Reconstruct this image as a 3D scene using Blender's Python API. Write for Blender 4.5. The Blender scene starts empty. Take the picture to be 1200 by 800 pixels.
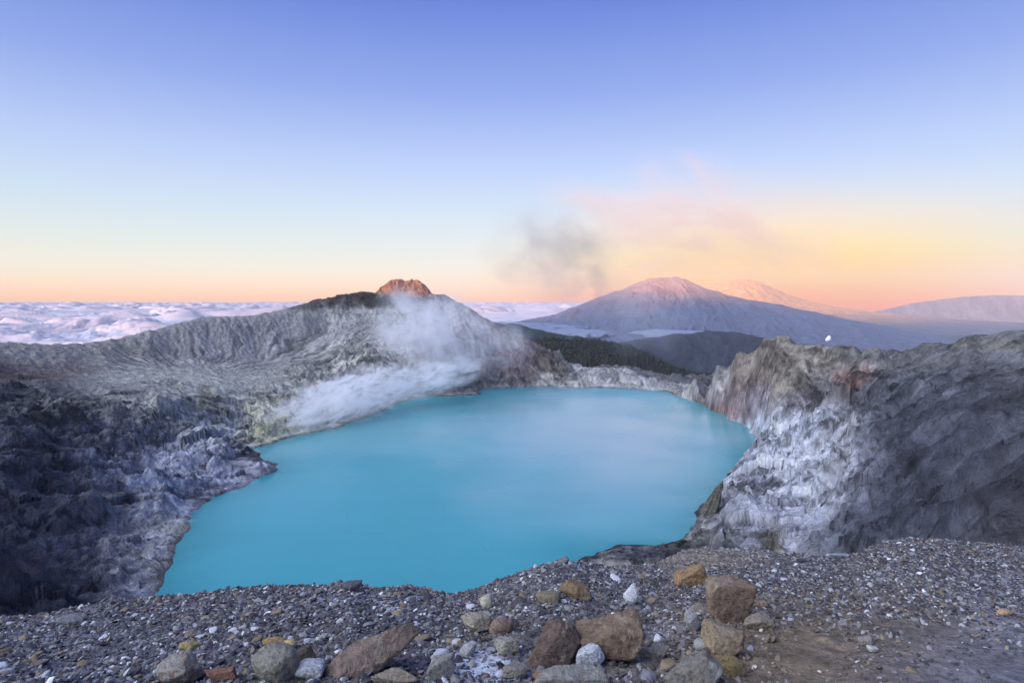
import bpy, math, random
import numpy as np
from mathutils import Vector, Matrix

random.seed(7)
RNG = np.random.default_rng(11)
C = bpy.context.scene.collection
F = 700.0; CX = 600.0; HY = 352.0          # the lens: 700 px focal length on a 1200 px wide frame, horizon at 352
LAKE = -170.0                               # lake level below the eye, metres
DETAIL = 1.0

def lin(c):
    return tuple(((v/255)/12.92 if v/255 <= .04045 else ((v/255+.055)/1.055)**2.4) for v in c)
def at(px, py, Y):
    return ((px-CX)/F*Y, Y, (HY-py)/F*Y)

# ------------------------------------------------------------------ noise
_P = np.random.default_rng(5).permutation(256).astype(np.int64)
_P = np.concatenate([_P, _P])
_A = np.random.default_rng(6).uniform(0, 2*np.pi, 256)
_GX = np.cos(_A).astype(np.float32); _GY = np.sin(_A).astype(np.float32)
def perlin(x, y):
    x = np.asarray(x, np.float64); y = np.asarray(y, np.float64)
    xi = np.floor(x).astype(np.int64); yi = np.floor(y).astype(np.int64)
    xf = (x-xi).astype(np.float32); yf = (y-yi).astype(np.float32)
    xi &= 255; yi &= 255
    u = xf*xf*xf*(xf*(xf*6-15)+10); v = yf*yf*yf*(yf*(yf*6-15)+10)
    def g(ix, iy, dx, dy):
        h = _P[_P[ix & 255]+(iy & 255)]
        return _GX[h]*dx+_GY[h]*dy
    a = g(xi, yi, xf, yf); b = g(xi+1, yi, xf-1, yf)
    c = g(xi, yi+1, xf, yf-1); d = g(xi+1, yi+1, xf-1, yf-1)
    return (a+(b-a)*u)*(1-v)+(c+(d-c)*u)*v          # about -0.7 .. 0.7
def fbm(x, y, octv=5, gain=.5, lac=2.03):
    s = 0; a = 1; f = 1; t = 0
    for i in range(octv):
        s = s+a*perlin(x*f+17.3*i, y*f-9.1*i); t += a; a *= gain; f *= lac
    return s/t*1.5
def ridged(x, y, octv=5, gain=.5, lac=2.07):
    s = 0; a = 1; f = 1; t = 0
    for i in range(octv):
        n = 1-np.abs(perlin(x*f+31.7*i, y*f+12.9*i))*2.2
        s = s+a*n*np.abs(n); t += a; a *= gain; f *= lac
    return s/t                                       # about 0 .. 1
def billow(x, y, octv=4, gain=.5, lac=2.1):
    s = 0; a = 1; f = 1; t = 0
    for i in range(octv):
        s = s+a*np.abs(perlin(x*f+7.7*i, y*f+2.9*i))*2.2; t += a; a *= gain; f *= lac
    return s/t
_R1 = np.random.default_rng(8).uniform(-1, 1, (6, 512)).astype(np.float32)
def facets(x, y, tilt=1.0):
    """broken blocks: every cell of a random tiling is a tilted plane at its own height; returns height, cell tone, crack closeness"""
    x = np.asarray(x, np.float32); y = np.asarray(y, np.float32)
    xi = np.floor(x).astype(np.int32); yi = np.floor(y).astype(np.int32)
    b1 = np.full(x.shape, 9., np.float32); b2 = b1.copy(); H = np.zeros(x.shape, np.float32); T = H.copy()
    for j in (-1, 0, 1):
        for i in (-1, 0, 1):
            cx_ = xi+i; cy2 = yi+j
            h = _P[_P[cx_ & 255]+(cy2 & 255)]
            dx = x-(cx_+.5+.42*_R1[0, h]); dy = y-(cy2+.5+.42*_R1[1, h])
            d = dx*dx+dy*dy
            near = d < b1
            b2 = np.where(near, b1, np.minimum(b2, d)); b1 = np.where(near, d, b1)
            H = np.where(near, .5*_R1[2, h]+tilt*(_R1[3, h]*dx+_R1[4, h]*dy), H); T = np.where(near, _R1[5, h], T)
    return H, T, 1-np.clip((np.sqrt(b2)-np.sqrt(b1))/.16, 0, 1)
def sstep(a, b, x):
    t = np.clip((x-a)/(b-a), 0, 1); return t*t*(3-2*t)

# ------------------------------------------------------------------ mesh helpers
def new_mesh(name, verts, faces, smooth=True, colors=None):
    """verts (N,3) array, faces (M,k) int array with k = 3 or 4"""
    verts = np.asarray(verts, np.float32); faces = np.asarray(faces, np.int32)
    k = faces.shape[1]
    me = bpy.data.meshes.new(name)
    me.vertices.add(len(verts)); me.vertices.foreach_set('co', verts.ravel())
    me.loops.add(faces.size); me.loops.foreach_set('vertex_index', faces.ravel())
    me.polygons.add(len(faces))
    me.polygons.foreach_set('loop_start', np.arange(0, faces.size, k, dtype=np.int32))
    try: me.polygons.foreach_set('loop_total', np.full(len(faces), k, np.int32))
    except Exception: pass
    me.polygons.foreach_set('use_smooth', np.full(len(faces), smooth))
    if colors is not None:
        at_ = me.color_attributes.new('tint', 'FLOAT_COLOR', 'POINT')
        c = np.ones((len(verts), 4), np.float32); c[:, :3] = colors
        at_.data.foreach_set('color', c.ravel())
    me.update(calc_edges=True); me.validate()
    return me
def grid_faces(nr, nc, mask=None):
    i = np.arange(nr-1)[:, None]*nc+np.arange(nc-1)[None, :]
    f = np.stack([i, i+1, i+nc+1, i+nc], -1)
    if mask is not None: f = f[mask]
    return f.reshape(-1, 4)
def link(name, me, mat, parent=None, **props):
    o = bpy.data.objects.new(name, me); C.objects.link(o)
    if mat is not None: me.materials.append(mat)
    if parent is not None: o.parent = parent
    for k, v in props.items(): o[k] = v
    return o

# ------------------------------------------------------------------ materials
def mat_new(name):
    m = bpy.data.materials.new(name); m.use_nodes = True
    nt = m.node_tree; nt.nodes.clear()
    out = nt.nodes.new('ShaderNodeOutputMaterial')
    return m, nt, out
def nd(nt, t, **kw):
    n = nt.nodes.new(t)
    for k, v in kw.items(): setattr(n, k, v)
    return n
def noise_n(nt, vec, scale, detail=5, rough=.6, dist=0):
    n = nd(nt, 'ShaderNodeTexNoise'); n.inputs['Scale'].default_value = scale
    n.inputs['Detail'].default_value = detail; n.inputs['Roughness'].default_value = rough
    n.inputs['Distortion'].default_value = dist
    if vec is not None: nt.links.new(vec, n.inputs['Vector'])
    return n
def math_n(nt, op, a, b=None, clamp=False):
    n = nd(nt, 'ShaderNodeMath', operation=op, use_clamp=clamp)
    for i, v in enumerate((a, b)):
        if v is None: continue
        if isinstance(v, (int, float)): n.inputs[i].default_value = v
        else: nt.links.new(v, n.inputs[i])
    return n.outputs[0]
def ramp_n(nt, fac, stops, interp='LINEAR'):
    r = nd(nt, 'ShaderNodeValToRGB'); r.color_ramp.interpolation = interp
    e = r.color_ramp.elements
    while len(e) > 1: e.remove(e[-1])
    for i, (p, c) in enumerate(stops):
        el = e[0] if i == 0 else e.new(p)
        el.position = p; el.color = (*c[:3], 1)
    if fac is not None: nt.links.new(fac, r.inputs[0])
    return r
def rock_mat(name, scales, bump=1.0, dist=1.0, var=.5, attr=True, base=(.3, .3, .3), rough=.95, spec=.2):
    """attribute colour varied by procedural noise at several scales (in metres), with matching bump"""
    m, nt, out = mat_new(name)
    geo = nd(nt, 'ShaderNodeTexCoord'); vec = geo.outputs['Object']
    if attr:
        a = nd(nt, 'ShaderNodeVertexColor', layer_name='tint'); col = a.outputs['Color']
    else:
        a = nd(nt, 'ShaderNodeRGB'); a.outputs[0].default_value = (*base, 1); col = a.outputs[0]
    hs = None
    for i, s in enumerate(scales):
        n = noise_n(nt, vec, 1.0/s, 6, .65, .3)
        h = math_n(nt, 'MULTIPLY', n.outputs[0], s)
        hs = h if hs is None else math_n(nt, 'ADD', hs, h)
        lo = 1-var; hi = 1+var
        mr = nd(nt, 'ShaderNodeMapRange'); mr.inputs[1].default_value = .3; mr.inputs[2].default_value = .7
        mr.inputs[3].default_value = lo; mr.inputs[4].default_value = hi
        nt.links.new(n.outputs[0], mr.inputs[0])
        v = nd(nt, 'ShaderNodeVectorMath', operation='SCALE')
        nt.links.new(col, v.inputs[0]); nt.links.new(mr.outputs[0], v.inputs['Scale']); col = v.outputs[0]
    b = nd(nt, 'ShaderNodeBump'); b.inputs['Strength'].default_value = bump; b.inputs['Distance'].default_value = dist
    nt.links.new(hs, b.inputs['Height'])
    p = nd(nt, 'ShaderNodeBsdfPrincipled'); p.inputs['Roughness'].default_value = rough
    p.inputs['Specular IOR Level'].default_value = spec
    nt.links.new(col, p.inputs['Base Color']); nt.links.new(b.outputs[0], p.inputs['Normal'])
    nt.links.new(p.outputs[0], out.inputs[0])
    return m

# ------------------------------------------------------------------ the lake outline (photo pixel of the shoreline -> point on the water plane)
def on_lake(px, py):
    Y = -LAKE*F/(py-HY); return ((px-CX)/F*Y, Y)
shore_px = [(120, 760), (160, 722), (185, 698), (196, 680), (193, 662), (212, 640), (226, 618), (226, 600), (240, 590), (266, 577), (282, 572), (300, 564), (322, 552),
            (326, 543), (304, 536), (298, 526), (318, 519), (342, 513), (372, 505), (402, 499), (430, 489), (452, 480), (468, 471), (492, 466),
            (520, 464), (545, 463), (562, 462), (560, 456.5), (600, 454), (650, 453.5), (700, 454), (745, 456), (780, 458.5),
            (800, 466), (822, 472), (845, 484), (862, 493), (880, 503), (890, 512), (884, 526), (870, 536), (856, 552), (842, 568), (828, 588),
            (816, 606), (806, 622), (800, 631), (770, 637), (730, 641), (700, 645), (676, 652), (664, 668), (640, 700), (600, 728), (520, 740), (400, 748), (250, 756)]
shore = np.array([on_lake(*p) for p in shore_px])
def lake_sdf(X, Y):
    """positive outside the lake, in metres"""
    d2 = np.full(X.shape, 1e18); inside = np.zeros(X.shape, bool)
    n = len(shore)
    for i in range(n):
        ax, ay = shore[i]; bx, by = shore[(i+1) % n]
        ex, ey = bx-ax, by-ay
        t = np.clip(((X-ax)*ex+(Y-ay)*ey)/(ex*ex+ey*ey), 0, 1)
        d2 = np.minimum(d2, (X-ax-t*ex)**2+(Y-ay-t*ey)**2)
        c = ((ay > Y) != (by > Y)) & (X < (bx-ax)*(Y-ay)/(by-ay+1e-12)+ax)
        inside ^= c
    d = np.sqrt(d2)
    return np.where(inside, -d, d)

# ------------------------------------------------------------------ crater heightfield: thin-plate surface through surveyed points
K = []      # (px, py, Y)
rimL = [(-260, 418, 640), (-120, 410, 760), (0, 402, 900), (60, 404, 930), (105, 402, 980), (150, 394, 1040), (200, 381, 1120), (240, 371, 1200), (290, 370, 1280),
        (330, 363, 1350), (370, 352, 1420), (400, 346, 1470), (430, 342, 1510), (460, 347, 1520), (490, 349, 1500), (515, 344, 1490), (540, 355, 1480), (560, 368, 1460),
        (590, 384, 1420), (620, 398, 1380), (650, 414, 1330), (675, 430, 1290)]
rimM = [(700, 429, 1290), (730, 429, 1280), (750, 436, 1260), (765, 446, 1230), (785, 454, 1190)]
rimR = [(800, 446, 1010), (818, 434, 970), (835, 427, 930), (852, 421, 900), (870, 417, 870), (884, 406, 840), (897, 399, 820), (918, 394, 800), (934, 399, 780), (945, 404, 765), (975, 404, 720), (1000, 404, 690), (1025, 405, 660),
        (1042, 411, 640), (1070, 410, 600), (1100, 406, 560), (1120, 402, 520), (1150, 397, 490), (1200, 391, 460), (1300, 375, 420), (1460, 352, 380)]
def densify(L, step):
    xs = [p[0] for p in L]; q = np.arange(xs[0], xs[-1]+.1, step)
    return [(float(x), float(np.interp(x, xs, [p[1] for p in L])), float(np.interp(x, xs, [p[2] for p in L]))) for x in q]
for (px, py, Y) in densify(rimL, 15):
    K.append((px, py, Y))
    z = (HY-py)/F*Y
    for m_, s_ in ((1.07, .34), (1.3, .32), (1.6, .25)):
        Y2 = Y*m_; z2 = z-(Y2-Y)*s_; K.append((px, HY-z2/Y2*F, Y2))
for (px, py, Y) in rimM:
    K.append((px, py, Y)); z = (HY-py)/F*Y
    for m_, s_ in ((1.08, .35), (1.4, .12)):
        Y2 = Y*m_; z2 = z-(Y2-Y)*s_; K.append((px, HY-z2/Y2*F, Y2))
for (px, py, Y) in densify(rimR, 18):
    K.append((px, py, Y)); z = (HY-py)/F*Y
    for m_, s_ in ((1.035, .45), (1.1, .5), (1.45, .3), (2.2, .14)):
        Y2 = Y*m_; z2 = z-(Y2-Y)*s_; K.append((px, HY-z2/Y2*F, Y2))
for (px, py, Y) in densify([(895, 520, 570), (925, 500, 556), (950, 484, 548), (985, 462, 540), (1020, 441, 545), (1060, 425, 560)], 12):
    K.append((px, py, Y)); z = (HY-py)/F*Y
    for m_, dz_ in ((1.07, 13), (1.14, 20)): K.append((px, HY-(max(z-dz_, LAKE+5))/(Y*m_)*F, Y*m_))
K += [ # fluted amphitheatre and shelf on the left wall
 (237, 437, 930), (225, 415, 1040), (250, 405, 1120), (200, 408, 1060), (150, 414, 980), (100, 422, 900), (60, 428, 830), (0, 426, 790), (-120, 440, 640), (-260, 460, 520),
 (300, 410, 1180), (340, 400, 1260), (380, 385, 1340), (420, 368, 1420), (300, 436, 1010), (340, 425, 1100), (400, 410, 1200), (440, 400, 1240),
 (0, 455, 660), (60, 455, 700), (120, 456, 740), (180, 455, 790), (237, 455, 850), (290, 456, 900), (340, 452, 960), (380, 440, 1040), (430, 430, 1090),
 (0, 500, 500), (60, 500, 540), (120, 498, 590), (180, 496, 650), (240, 500, 700), (290, 500, 760), (330, 488, 820), (380, 475, 900), (420, 460, 980), (460, 445, 1050),
 (0, 560, 400), (60, 560, 430), (120, 548, 480), (180, 545, 540), (240, 545, 600), (280, 540, 650), (190, 590, 470), (120, 600, 420), (60, 630, 360), (0, 620, 345), (160, 640, 400), (100, 690, 320), (40, 690, 300),
 (0, 690, 285), (-120, 560, 380), (-120, 690, 260), (-260, 560, 330), (-260, 690, 220), (140, 700, 322),
 # central wall behind the steam
 (480, 440, 1130), (500, 420, 1200), (540, 440, 1150), (560, 415, 1260), (520, 390, 1350), (480, 380, 1370), (450, 375, 1380), (600, 430, 1230), (590, 410, 1310), (640, 436, 1230), (620, 447, 1180), (660, 447, 1190), (700, 445, 1200), (740, 447, 1200),
 (500, 455, 1090), (540, 455, 1110), (475, 458, 1060),
 # right side
 (830, 458, 960), (850, 468, 900), (835, 445, 905), (860, 440, 855), (870, 478, 825), (900, 425, 785), (900, 450, 745), (900, 480, 712), (925, 420, 755), (940, 440, 700), (900, 500, 690),
 (985, 432, 680), (960, 455, 690), (1015, 424, 680), (1040, 418, 660), (930, 478, 670), (900, 505, 665), (985, 490, 505), (950, 515, 505), (920, 530, 510), (900, 545, 520), (880, 560, 525), (900, 580, 460), (930, 560, 470), (970, 540, 460),
 (860, 590, 475), (840, 610, 455), (870, 630, 390), (900, 640, 370), (940, 620, 385), (960, 600, 385), (980, 580, 385), (820, 636, 420), (780, 641, 405), (720, 646, 396), (700, 652, 385),
 (1035, 470, 480), (1010, 520, 400), (1010, 580, 320), (1000, 640, 270), (1050, 440, 500), (1100, 430, 470), (1150, 420, 440), (1200, 415, 410),
 (1060, 500, 370), (1060, 560, 300), (1060, 620, 240), (1100, 480, 350), (1100, 540, 280), (1100, 610, 215), (1150, 470, 320), (1150, 530, 250), (1150, 600, 190), (1200, 460, 310), (1200, 530, 225), (1200, 610, 170),
 (1300, 450, 280), (1300, 600, 150), (1460, 430, 240), (1460, 600, 120)]
for px in (-260, -60, 140, 340, 540, 700): K.append((px, HY+.62*F, 30)); K.append((px, HY+.63*F, 90))
for px in (-260, -60, 140, 340, 540, 640): K.append((px, HY+.66*F, 180))
for px in (800, 900, 1000, 1100, 1200, 1300, 1460): K.append((px, HY+.62*F, 30)); K.append((px, HY+.56*F, 80))
for px in (760, 850, 930): K.append((px, HY+.56*F, 170)); K.append((px, HY+.50*F, 260))
for (x, y) in shore[::2]: K.append((x/y*F+CX, HY-(LAKE)/y*F, y))
for (px, py) in ((500, 520), (600, 520), (700, 520), (800, 520), (400, 560), (550, 600), (700, 600), (450, 500), (350, 650), (600, 480), (700, 480), (450, 650), (600, 680)):
    x, y = on_lake(px, py); K.append((px, HY-(LAKE-14)/y*F, y))
K = np.array(K, float)
KU = np.stack([K[:, 0]/100, 3.2*np.log(K[:, 2])], 1); KV = K[:, 1]
def tps_fit(P, V, lam=.002):
    n = len(P); r2 = ((P[:, None]-P[None])**2).sum(-1)
    A = np.where(r2 > 0, .5*r2*np.log(r2+1e-20), 0)+lam*np.eye(n)
    B = np.concatenate([np.ones((n, 1)), P], 1)
    M = np.zeros((n+3, n+3)); M[:n, :n] = A; M[:n, n:] = B; M[n:, :n] = B.T
    return np.linalg.solve(M, np.concatenate([V, np.zeros(3)]))
W = tps_fit(KU, KV)
def tps_eval(px, Y):
    u = (px/100).astype(np.float32).ravel(); v = (3.2*np.log(Y)).astype(np.float32).ravel()
    out = (W[-3]+W[-2]*u+W[-1]*v).astype(np.float32)
    for i in range(len(KU)):
        r2 = (u-np.float32(KU[i, 0]))**2+(v-np.float32(KU[i, 1]))**2
        out += np.float32(W[i]*.5)*r2*np.log(r2+np.float32(1e-12))
    return out.reshape(px.shape)

CELL = 2.5
gx = np.arange(-2000, 1600, CELL); gy = np.arange(20, 2200, CELL)
# the survey surface is smooth: evaluate on a coarse polar table, look up on the regular grid
tpx = np.arange(-420, 1640, 5.0); tly = np.linspace(math.log(18), math.log(2300), 420)
TP, TL = np.meshgrid(tpx, tly)
TAB = tps_eval(np.clip(TP, -300, 1500), np.exp(TL))
def bil(T, fx, fy):
    fx = np.clip(fx, 0, T.shape[1]-1.001); fy = np.clip(fy, 0, T.shape[0]-1.001)
    ix = fx.astype(int); iy = fy.astype(int); a = fx-ix; b = fy-iy
    return (T[iy, ix]*(1-a)+T[iy, ix+1]*a)*(1-b)+(T[iy+1, ix]*(1-a)+T[iy+1, ix+1]*a)*b
def base_height(X, Y):
    px = X/Y*F+CX
    py = bil(TAB, (px-tpx[0])/5.0, (np.log(Y)-tly[0])/(tly[1]-tly[0]))
    return (HY-py)/F*Y
GX, GY = np.meshgrid(gx, gy)
Z = base_height(GX, GY)
SD = lake_sdf(GX, GY)
SD = SD+(fbm(GX/34, GY/34, 4)*9+ridged(GX/60, GY/60, 3)*8-4)*np.exp(-(SD/40)**2)
PX = GX/GY*F+CX
# how rough each part of the crater is (1 = broken cliffs, 0 = smooth ash)
def blob(px, py, cx, cy, rx, ry, soft=1.0):
    d = ((px-cx)/rx)**2+((py-cy)/ry)**2
    return np.exp(-(d**1.5)*soft)
PYg = HY-Z/GY*F
rough = np.clip(.9-1.0*blob(PX, PYg, 180, 405, 260, 45)-.8*blob(PX, PYg, 330, 385, 120, 40)-.55*blob(PX, PYg, 230, 452, 200, 24)-.5*blob(PX, PYg, 560, 370, 60, 30)
                + .5*blob(PX, PYg, 250, 520, 180, 60)+.6*blob(PX, PYg, 420, 430, 90, 45)+.5*blob(PX, PYg, 930, 520, 120, 120)-.3*blob(PX, PYg, 1130, 500, 90, 90), .08, 1.4)
edge = sstep(0, 30, SD)
wx = fbm(GX/160, GY/160, 4)*40; wy = fbm(GX/160+50, GY/160+9, 4)*40
crestR = np.exp(-((GY-np.interp(PX, [p[0] for p in rimR], [p[2] for p in rimR]))/100)**2)*(PX > 800)
Z += edge*rough*(1-.85*crestR)*(1-.85*np.exp(-((GY-np.interp(PX, [p[0] for p in rimL[:-3]], [p[2] for p in rimL[:-3]]))/70)**2)*(PX < 640))*((ridged((GX+wx)/150, (GY+wy)/150, 5)-.5)*26+(ridged((GX+wy)/48, (GY+wx)/48, 4)-.5)*11)
crest_Y = np.interp(PX, [p[0] for p in rimL[:-3]], [p[2] for p in rimL[:-3]])
crest = np.exp(-((GY-crest_Y)/70)**2)*(PX < 640)
crag = (1-.8*crestR)*np.clip(1.0*blob(PX, PYg, 210, 570, 110, 80)+.9*blob(PX, PYg, 930, 540, 80, 80)+.35*blob(PX, PYg, 890, 460, 60, 35)+.7*blob(PX, PYg, 430, 425, 90, 45)+.5*blob(PX, PYg, 300, 500, 120, 30)+.5*blob(PX, PYg, 40, 600, 90, 120), 0, 1)
shw = np.clip(.8*blob(PX, PYg, 230, 600, 90, 90)+blob(PX, PYg, 860, 590, 60, 80), 0, 1)
Z += shw*(13*sstep(2, 34, SD)-9*sstep(50, 150, SD))*np.clip(.6+1.2*fbm(GX/70, GY/70, 3), 0, 1.5)
ra = np.where(GX < 0, .75, -.6); AX = GX*np.cos(ra)+GY*np.sin(ra); AY = -GX*np.sin(ra)+GY*np.cos(ra)
Z += edge*crag*((billow((AX+wx*.6)/130, (AY+wy*.6)/55, 4, .5)-.4)*22+(billow((AX+wy*.4)/44, (AY+wx*.4)/20, 3, .5)-.4)*8)
# flutes running down into the bottom of the ash amphitheatre, and straight down the pale cone
ccx, ccy = (237-CX)/F*925, 925.0
th = np.arctan2(GY-ccy, GX-ccx); rr_ = np.hypot(GX-ccx, GY-ccy)
warp_ = fbm(GX/130, GY/130, 3)*.16
fl = ridged((th+warp_)*20, np.log(rr_+40)*.9, 3, .55)
m_amph = np.clip(1.2*blob(PX, PYg, 230, 404, 230, 38), 0, 1)*(1-.85*crest)*sstep(8, 60, rr_)
fl2 = ridged((GX+.25*GY+wx*.3)/17, (GY)/150, 3, .55)
m_cone = np.clip(1.2*blob(PX, PYg, 570, 385, 80, 40), 0, 1)*(1-.7*crest)
Z += (fl-.5)*6.0*m_amph*np.clip(rr_/220, .3, 1.4)+(fl2-.5)*5.5*m_cone
FLUTE = (fl-.5)*m_amph+(fl2-.5)*m_cone
Z += fbm(GX/14, GY/14, 3)*1.1*sstep(0, 20, SD)
Z = np.where(SD > 0, np.where((SD < 90) | (GY < 1050), np.maximum(Z, LAKE+np.minimum(SD*.35, 5)), Z), LAKE-np.minimum(-SD*.4, 12))

st_h = 17+6*fbm(GX/300, GY/300, 2)
ph = (Z-LAKE)/st_h+fbm(GX/90, GY/90, 3)*.9
fr = ph-np.floor(ph)
tmask = np.clip(rough-.35, 0, 1)*sstep(.0, .25, fbm(GX/170+8, GY/170, 2)+.15)*edge
Z = np.where(SD > 15, Z+(sstep(.25, .75, fr)-fr)*st_h*.85*tmask, Z)
# hydraulic erosion with many drops moving at once (carves the gullies and flutes)
def erode(Z, rounds, n, steps, ke=.10, kd=.12, inertia=.25, cap=3.0):
    H, Wd = Z.shape; R = np.random.default_rng(3)
    for r in range(rounds):
        x = R.uniform(2, Wd-4, n); y = R.uniform(2, H-4, n)
        dx = np.zeros(n); dy = np.zeros(n); vel = np.ones(n); wat = np.ones(n); sed = np.zeros(n)
        live = np.ones(n, bool)
        Zf = Z.ravel(); d = np.zeros(Z.size)
        for s in range(steps):
            ix = x.astype(int); iy = y.astype(int); u = x-ix; v = y-iy; k = iy*Wd+ix
            a = Zf[k]; b = Zf[k+1]; c = Zf[k+Wd]; e = Zf[k+Wd+1]
            h = (a*(1-u)+b*u)*(1-v)+(c*(1-u)+e*u)*v
            gxx = (b-a)*(1-v)+(e-c)*v; gyy = (c-a)*(1-u)+(e-b)*u
            dx = dx*inertia-gxx*(1-inertia); dy = dy*inertia-gyy*(1-inertia)
            L = np.hypot(dx, dy)+1e-9; dx /= L; dy /= L
            nx = np.clip(x+dx, 1, Wd-3); ny = np.clip(y+dy, 1, H-3)
            jx = nx.astype(int); jy = ny.astype(int); uu = nx-jx; vv = ny-jy; q = jy*Wd+jx
            h2 = (Zf[q]*(1-uu)+Zf[q+1]*uu)*(1-vv)+(Zf[q+Wd]*(1-uu)+Zf[q+Wd+1]*uu)*vv
            dh = h2-h
            C_ = np.maximum(-dh, .02)*vel*wat*cap
            dep = np.where(dh > 0, np.minimum(dh, sed), np.where(sed > C_, (sed-C_)*kd, -np.minimum((C_-sed)*ke, -dh*.5)))
            dep = np.where(live, dep, 0); sed -= dep
            for (kk, ww) in ((k, (1-u)*(1-v)), (k+1, u*(1-v)), (k+Wd, (1-u)*v), (k+Wd+1, u*v)):
                d += np.bincount(kk, weights=dep*ww, minlength=Z.size)
            vel = np.sqrt(np.maximum(vel*vel-dh*.5, .05)); vel = np.minimum(vel, 4); wat *= .975
            x = np.where(live, nx, x); y = np.where(live, ny, y)
            live &= h2 > LAKE+.5
            if s % 6 == 5: Zf = Zf+d; d[:] = 0
        Z = (Zf+d).reshape(Z.shape)
    return Z
Z0 = Z.copy()
Z = erode(Z, 5, 90000, 66)
dZ = np.clip(Z-Z0, -16, 8)*(1-.8*crest)*(1-.6*np.clip(m_amph+m_cone, 0, 1))
Z = Z0+dZ
# keep the ground where the survey put it: remove the broad part of the erosion
def blur(A, r):
    for ax in (0, 1):
        c = np.cumsum(np.pad(A, [(r+1, r) if a == ax else (0, 0) for a in (0, 1)], mode='edge'), axis=ax)
        A = (np.take(c, range(2*r+1, c.shape[ax]), ax)-np.take(c, range(0, c.shape[ax]-2*r-1), ax))/(2*r+1)
    return A
Z = Z-blur(blur(dZ, 12), 12)*.8
Zl = np.where(SD > 0, np.where((SD < 90) | (GY < 1050), np.maximum(Z, LAKE+np.minimum(SD*.3, 3)), Z), LAKE-np.minimum(-SD*.4, 12))
for it in range(14):          # loose rock slides until no face is steeper than about 57 degrees
    for ax, sh in ((0, 1), (0, -1), (1, 1), (1, -1)):
        ex = np.clip(Zl-np.roll(Zl, sh, ax)-3.9, 0, 20)*.25
        Zl = Zl-ex+np.roll(ex, -sh, ax)
Zl = np.where((SD > 0) & ((SD < 90) | (GY < 1050)), np.maximum(Zl, LAKE+np.minimum(SD*.3, 3)), Zl)
Zl = np.where(SD <= 0, np.minimum(Zl, LAKE-np.minimum(-SD*.3, 10)), Zl)
Zl = .5*Zl+.5*blur(Zl, 1)
FLOW = np.clip(-(dZ-blur(dZ, 6)), -2, 6)     # where water cut: used to lay pale washed sediment

def cubic(T, fx, fy):
    fx = np.clip(fx, 1, T.shape[1]-3.001); fy = np.clip(fy, 1, T.shape[0]-3.001)
    ix = fx.astype(int); iy = fy.astype(int); a = fx-ix; b = fy-iy
    def w(t): return (-.5*t+t*t-.5*t**3, 1-2.5*t*t+1.5*t**3, .5*t+2*t*t-1.5*t**3, -.5*t*t+.5*t**3)
    wa = w(a); wb = w(b); out = 0
    for j in range(4):
        r = 0
        for i in range(4): r = r+T[iy+j-1, ix+i-1]*wa[i]
        out = out+r*wb[j]
    return out

cols = np.arange(-250, 1450, 1.25/DETAIL)
n_r = int(1560*DETAIL)
tt = np.linspace(0, 1, n_r)
rowsY = 24*np.exp(tt*math.log(2120/24))
# more rows where the walls are
dens = .6+2.2*np.exp(-((np.log(rowsY)-math.log(640))/.6)**2)
cum = np.cumsum(dens); cum = (cum-cum[0])/(cum[-1]-cum[0])
rowsY = np.interp(np.linspace(0, 1, n_r), cum, rowsY)
MP, MY = np.meshgrid(cols, rowsY); MX = (MP-CX)/F*MY
fx = (MX-gx[0])/CELL; fy = (MY-gy[0])/CELL
MZ = cubic(Zl, fx, fy); MS = bil(SD, fx, fy); MR = bil(rough, fx, fy); MF = bil(FLOW, fx, fy); MFL = bil(FLUTE, fx, fy)
ed = sstep(0, 14, MS)
wob = fbm(MX/30, MY/30, 3)
fine = (billow(MX/19+wob, MY/19, 5, .55)-.45)*4.2*MR+(ridged(MX/6.3, MY/6.3+wob, 4, .55)-.45)*1.1*(.06+.94*MR)
# vertical fluting on steep faces: displaces along x as well so faces get creases
ra = np.where(MX < 0, .75, -.6); QX = MX*np.cos(ra)+MY*np.sin(ra); QY = -MX*np.sin(ra)+MY*np.cos(ra)
wf1 = fbm(MX/26, MY/26, 3)*7; wf2 = fbm(MX/26+9, MY/26+5, 3)*7
ZB = MZ.copy()
F1, T1, C1 = facets((QX+wf1*.9+ZB*.5)/44, (QY+wf2*.9+ZB*.35)/20, 1.5)
F2, T2, C2 = facets((QX+wf2+ZB*1.1)/14, (QY+wf1-ZB*.9)/8.5, 1.4)
F3, T3, C3 = facets((MX+wf1*.4-ZB*1.0)/4.6, (MY+wf2*.4+ZB*1.2)/4.6, 1.4)
near_ = 1.0
mcr = np.exp(-((MY-np.interp(MP, [p[0] for p in rimR], [p[2] for p in rimR]))/80)**2)*(MP > 800)
fade_ = sstep(150, 300, MY)*(1-.75*mcr)*np.clip(MY/680, .5, 1.1)
MZ = MZ+ed*MR*fade_*(F1*6.4+F2*2.3*near_+F3*1.2*near_-C1*1.2-C2*.7)
MZ = MZ+ed*fine*.6*sstep(60, 250, MY)
MZ = np.where((MS > 1) & (MS < 80), np.maximum(MZ, LAKE+np.clip((MS-1)*.15, 0, 2.2)+.4*F3), MZ)
MX2 = MX+ed*MR*fbm(MX/9+5, MZ/26+MY/60, 4)*2.0
MY2 = MY+ed*MR*fbm(MX/11+45, MZ/10+MY/80, 4)*2.6

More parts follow.
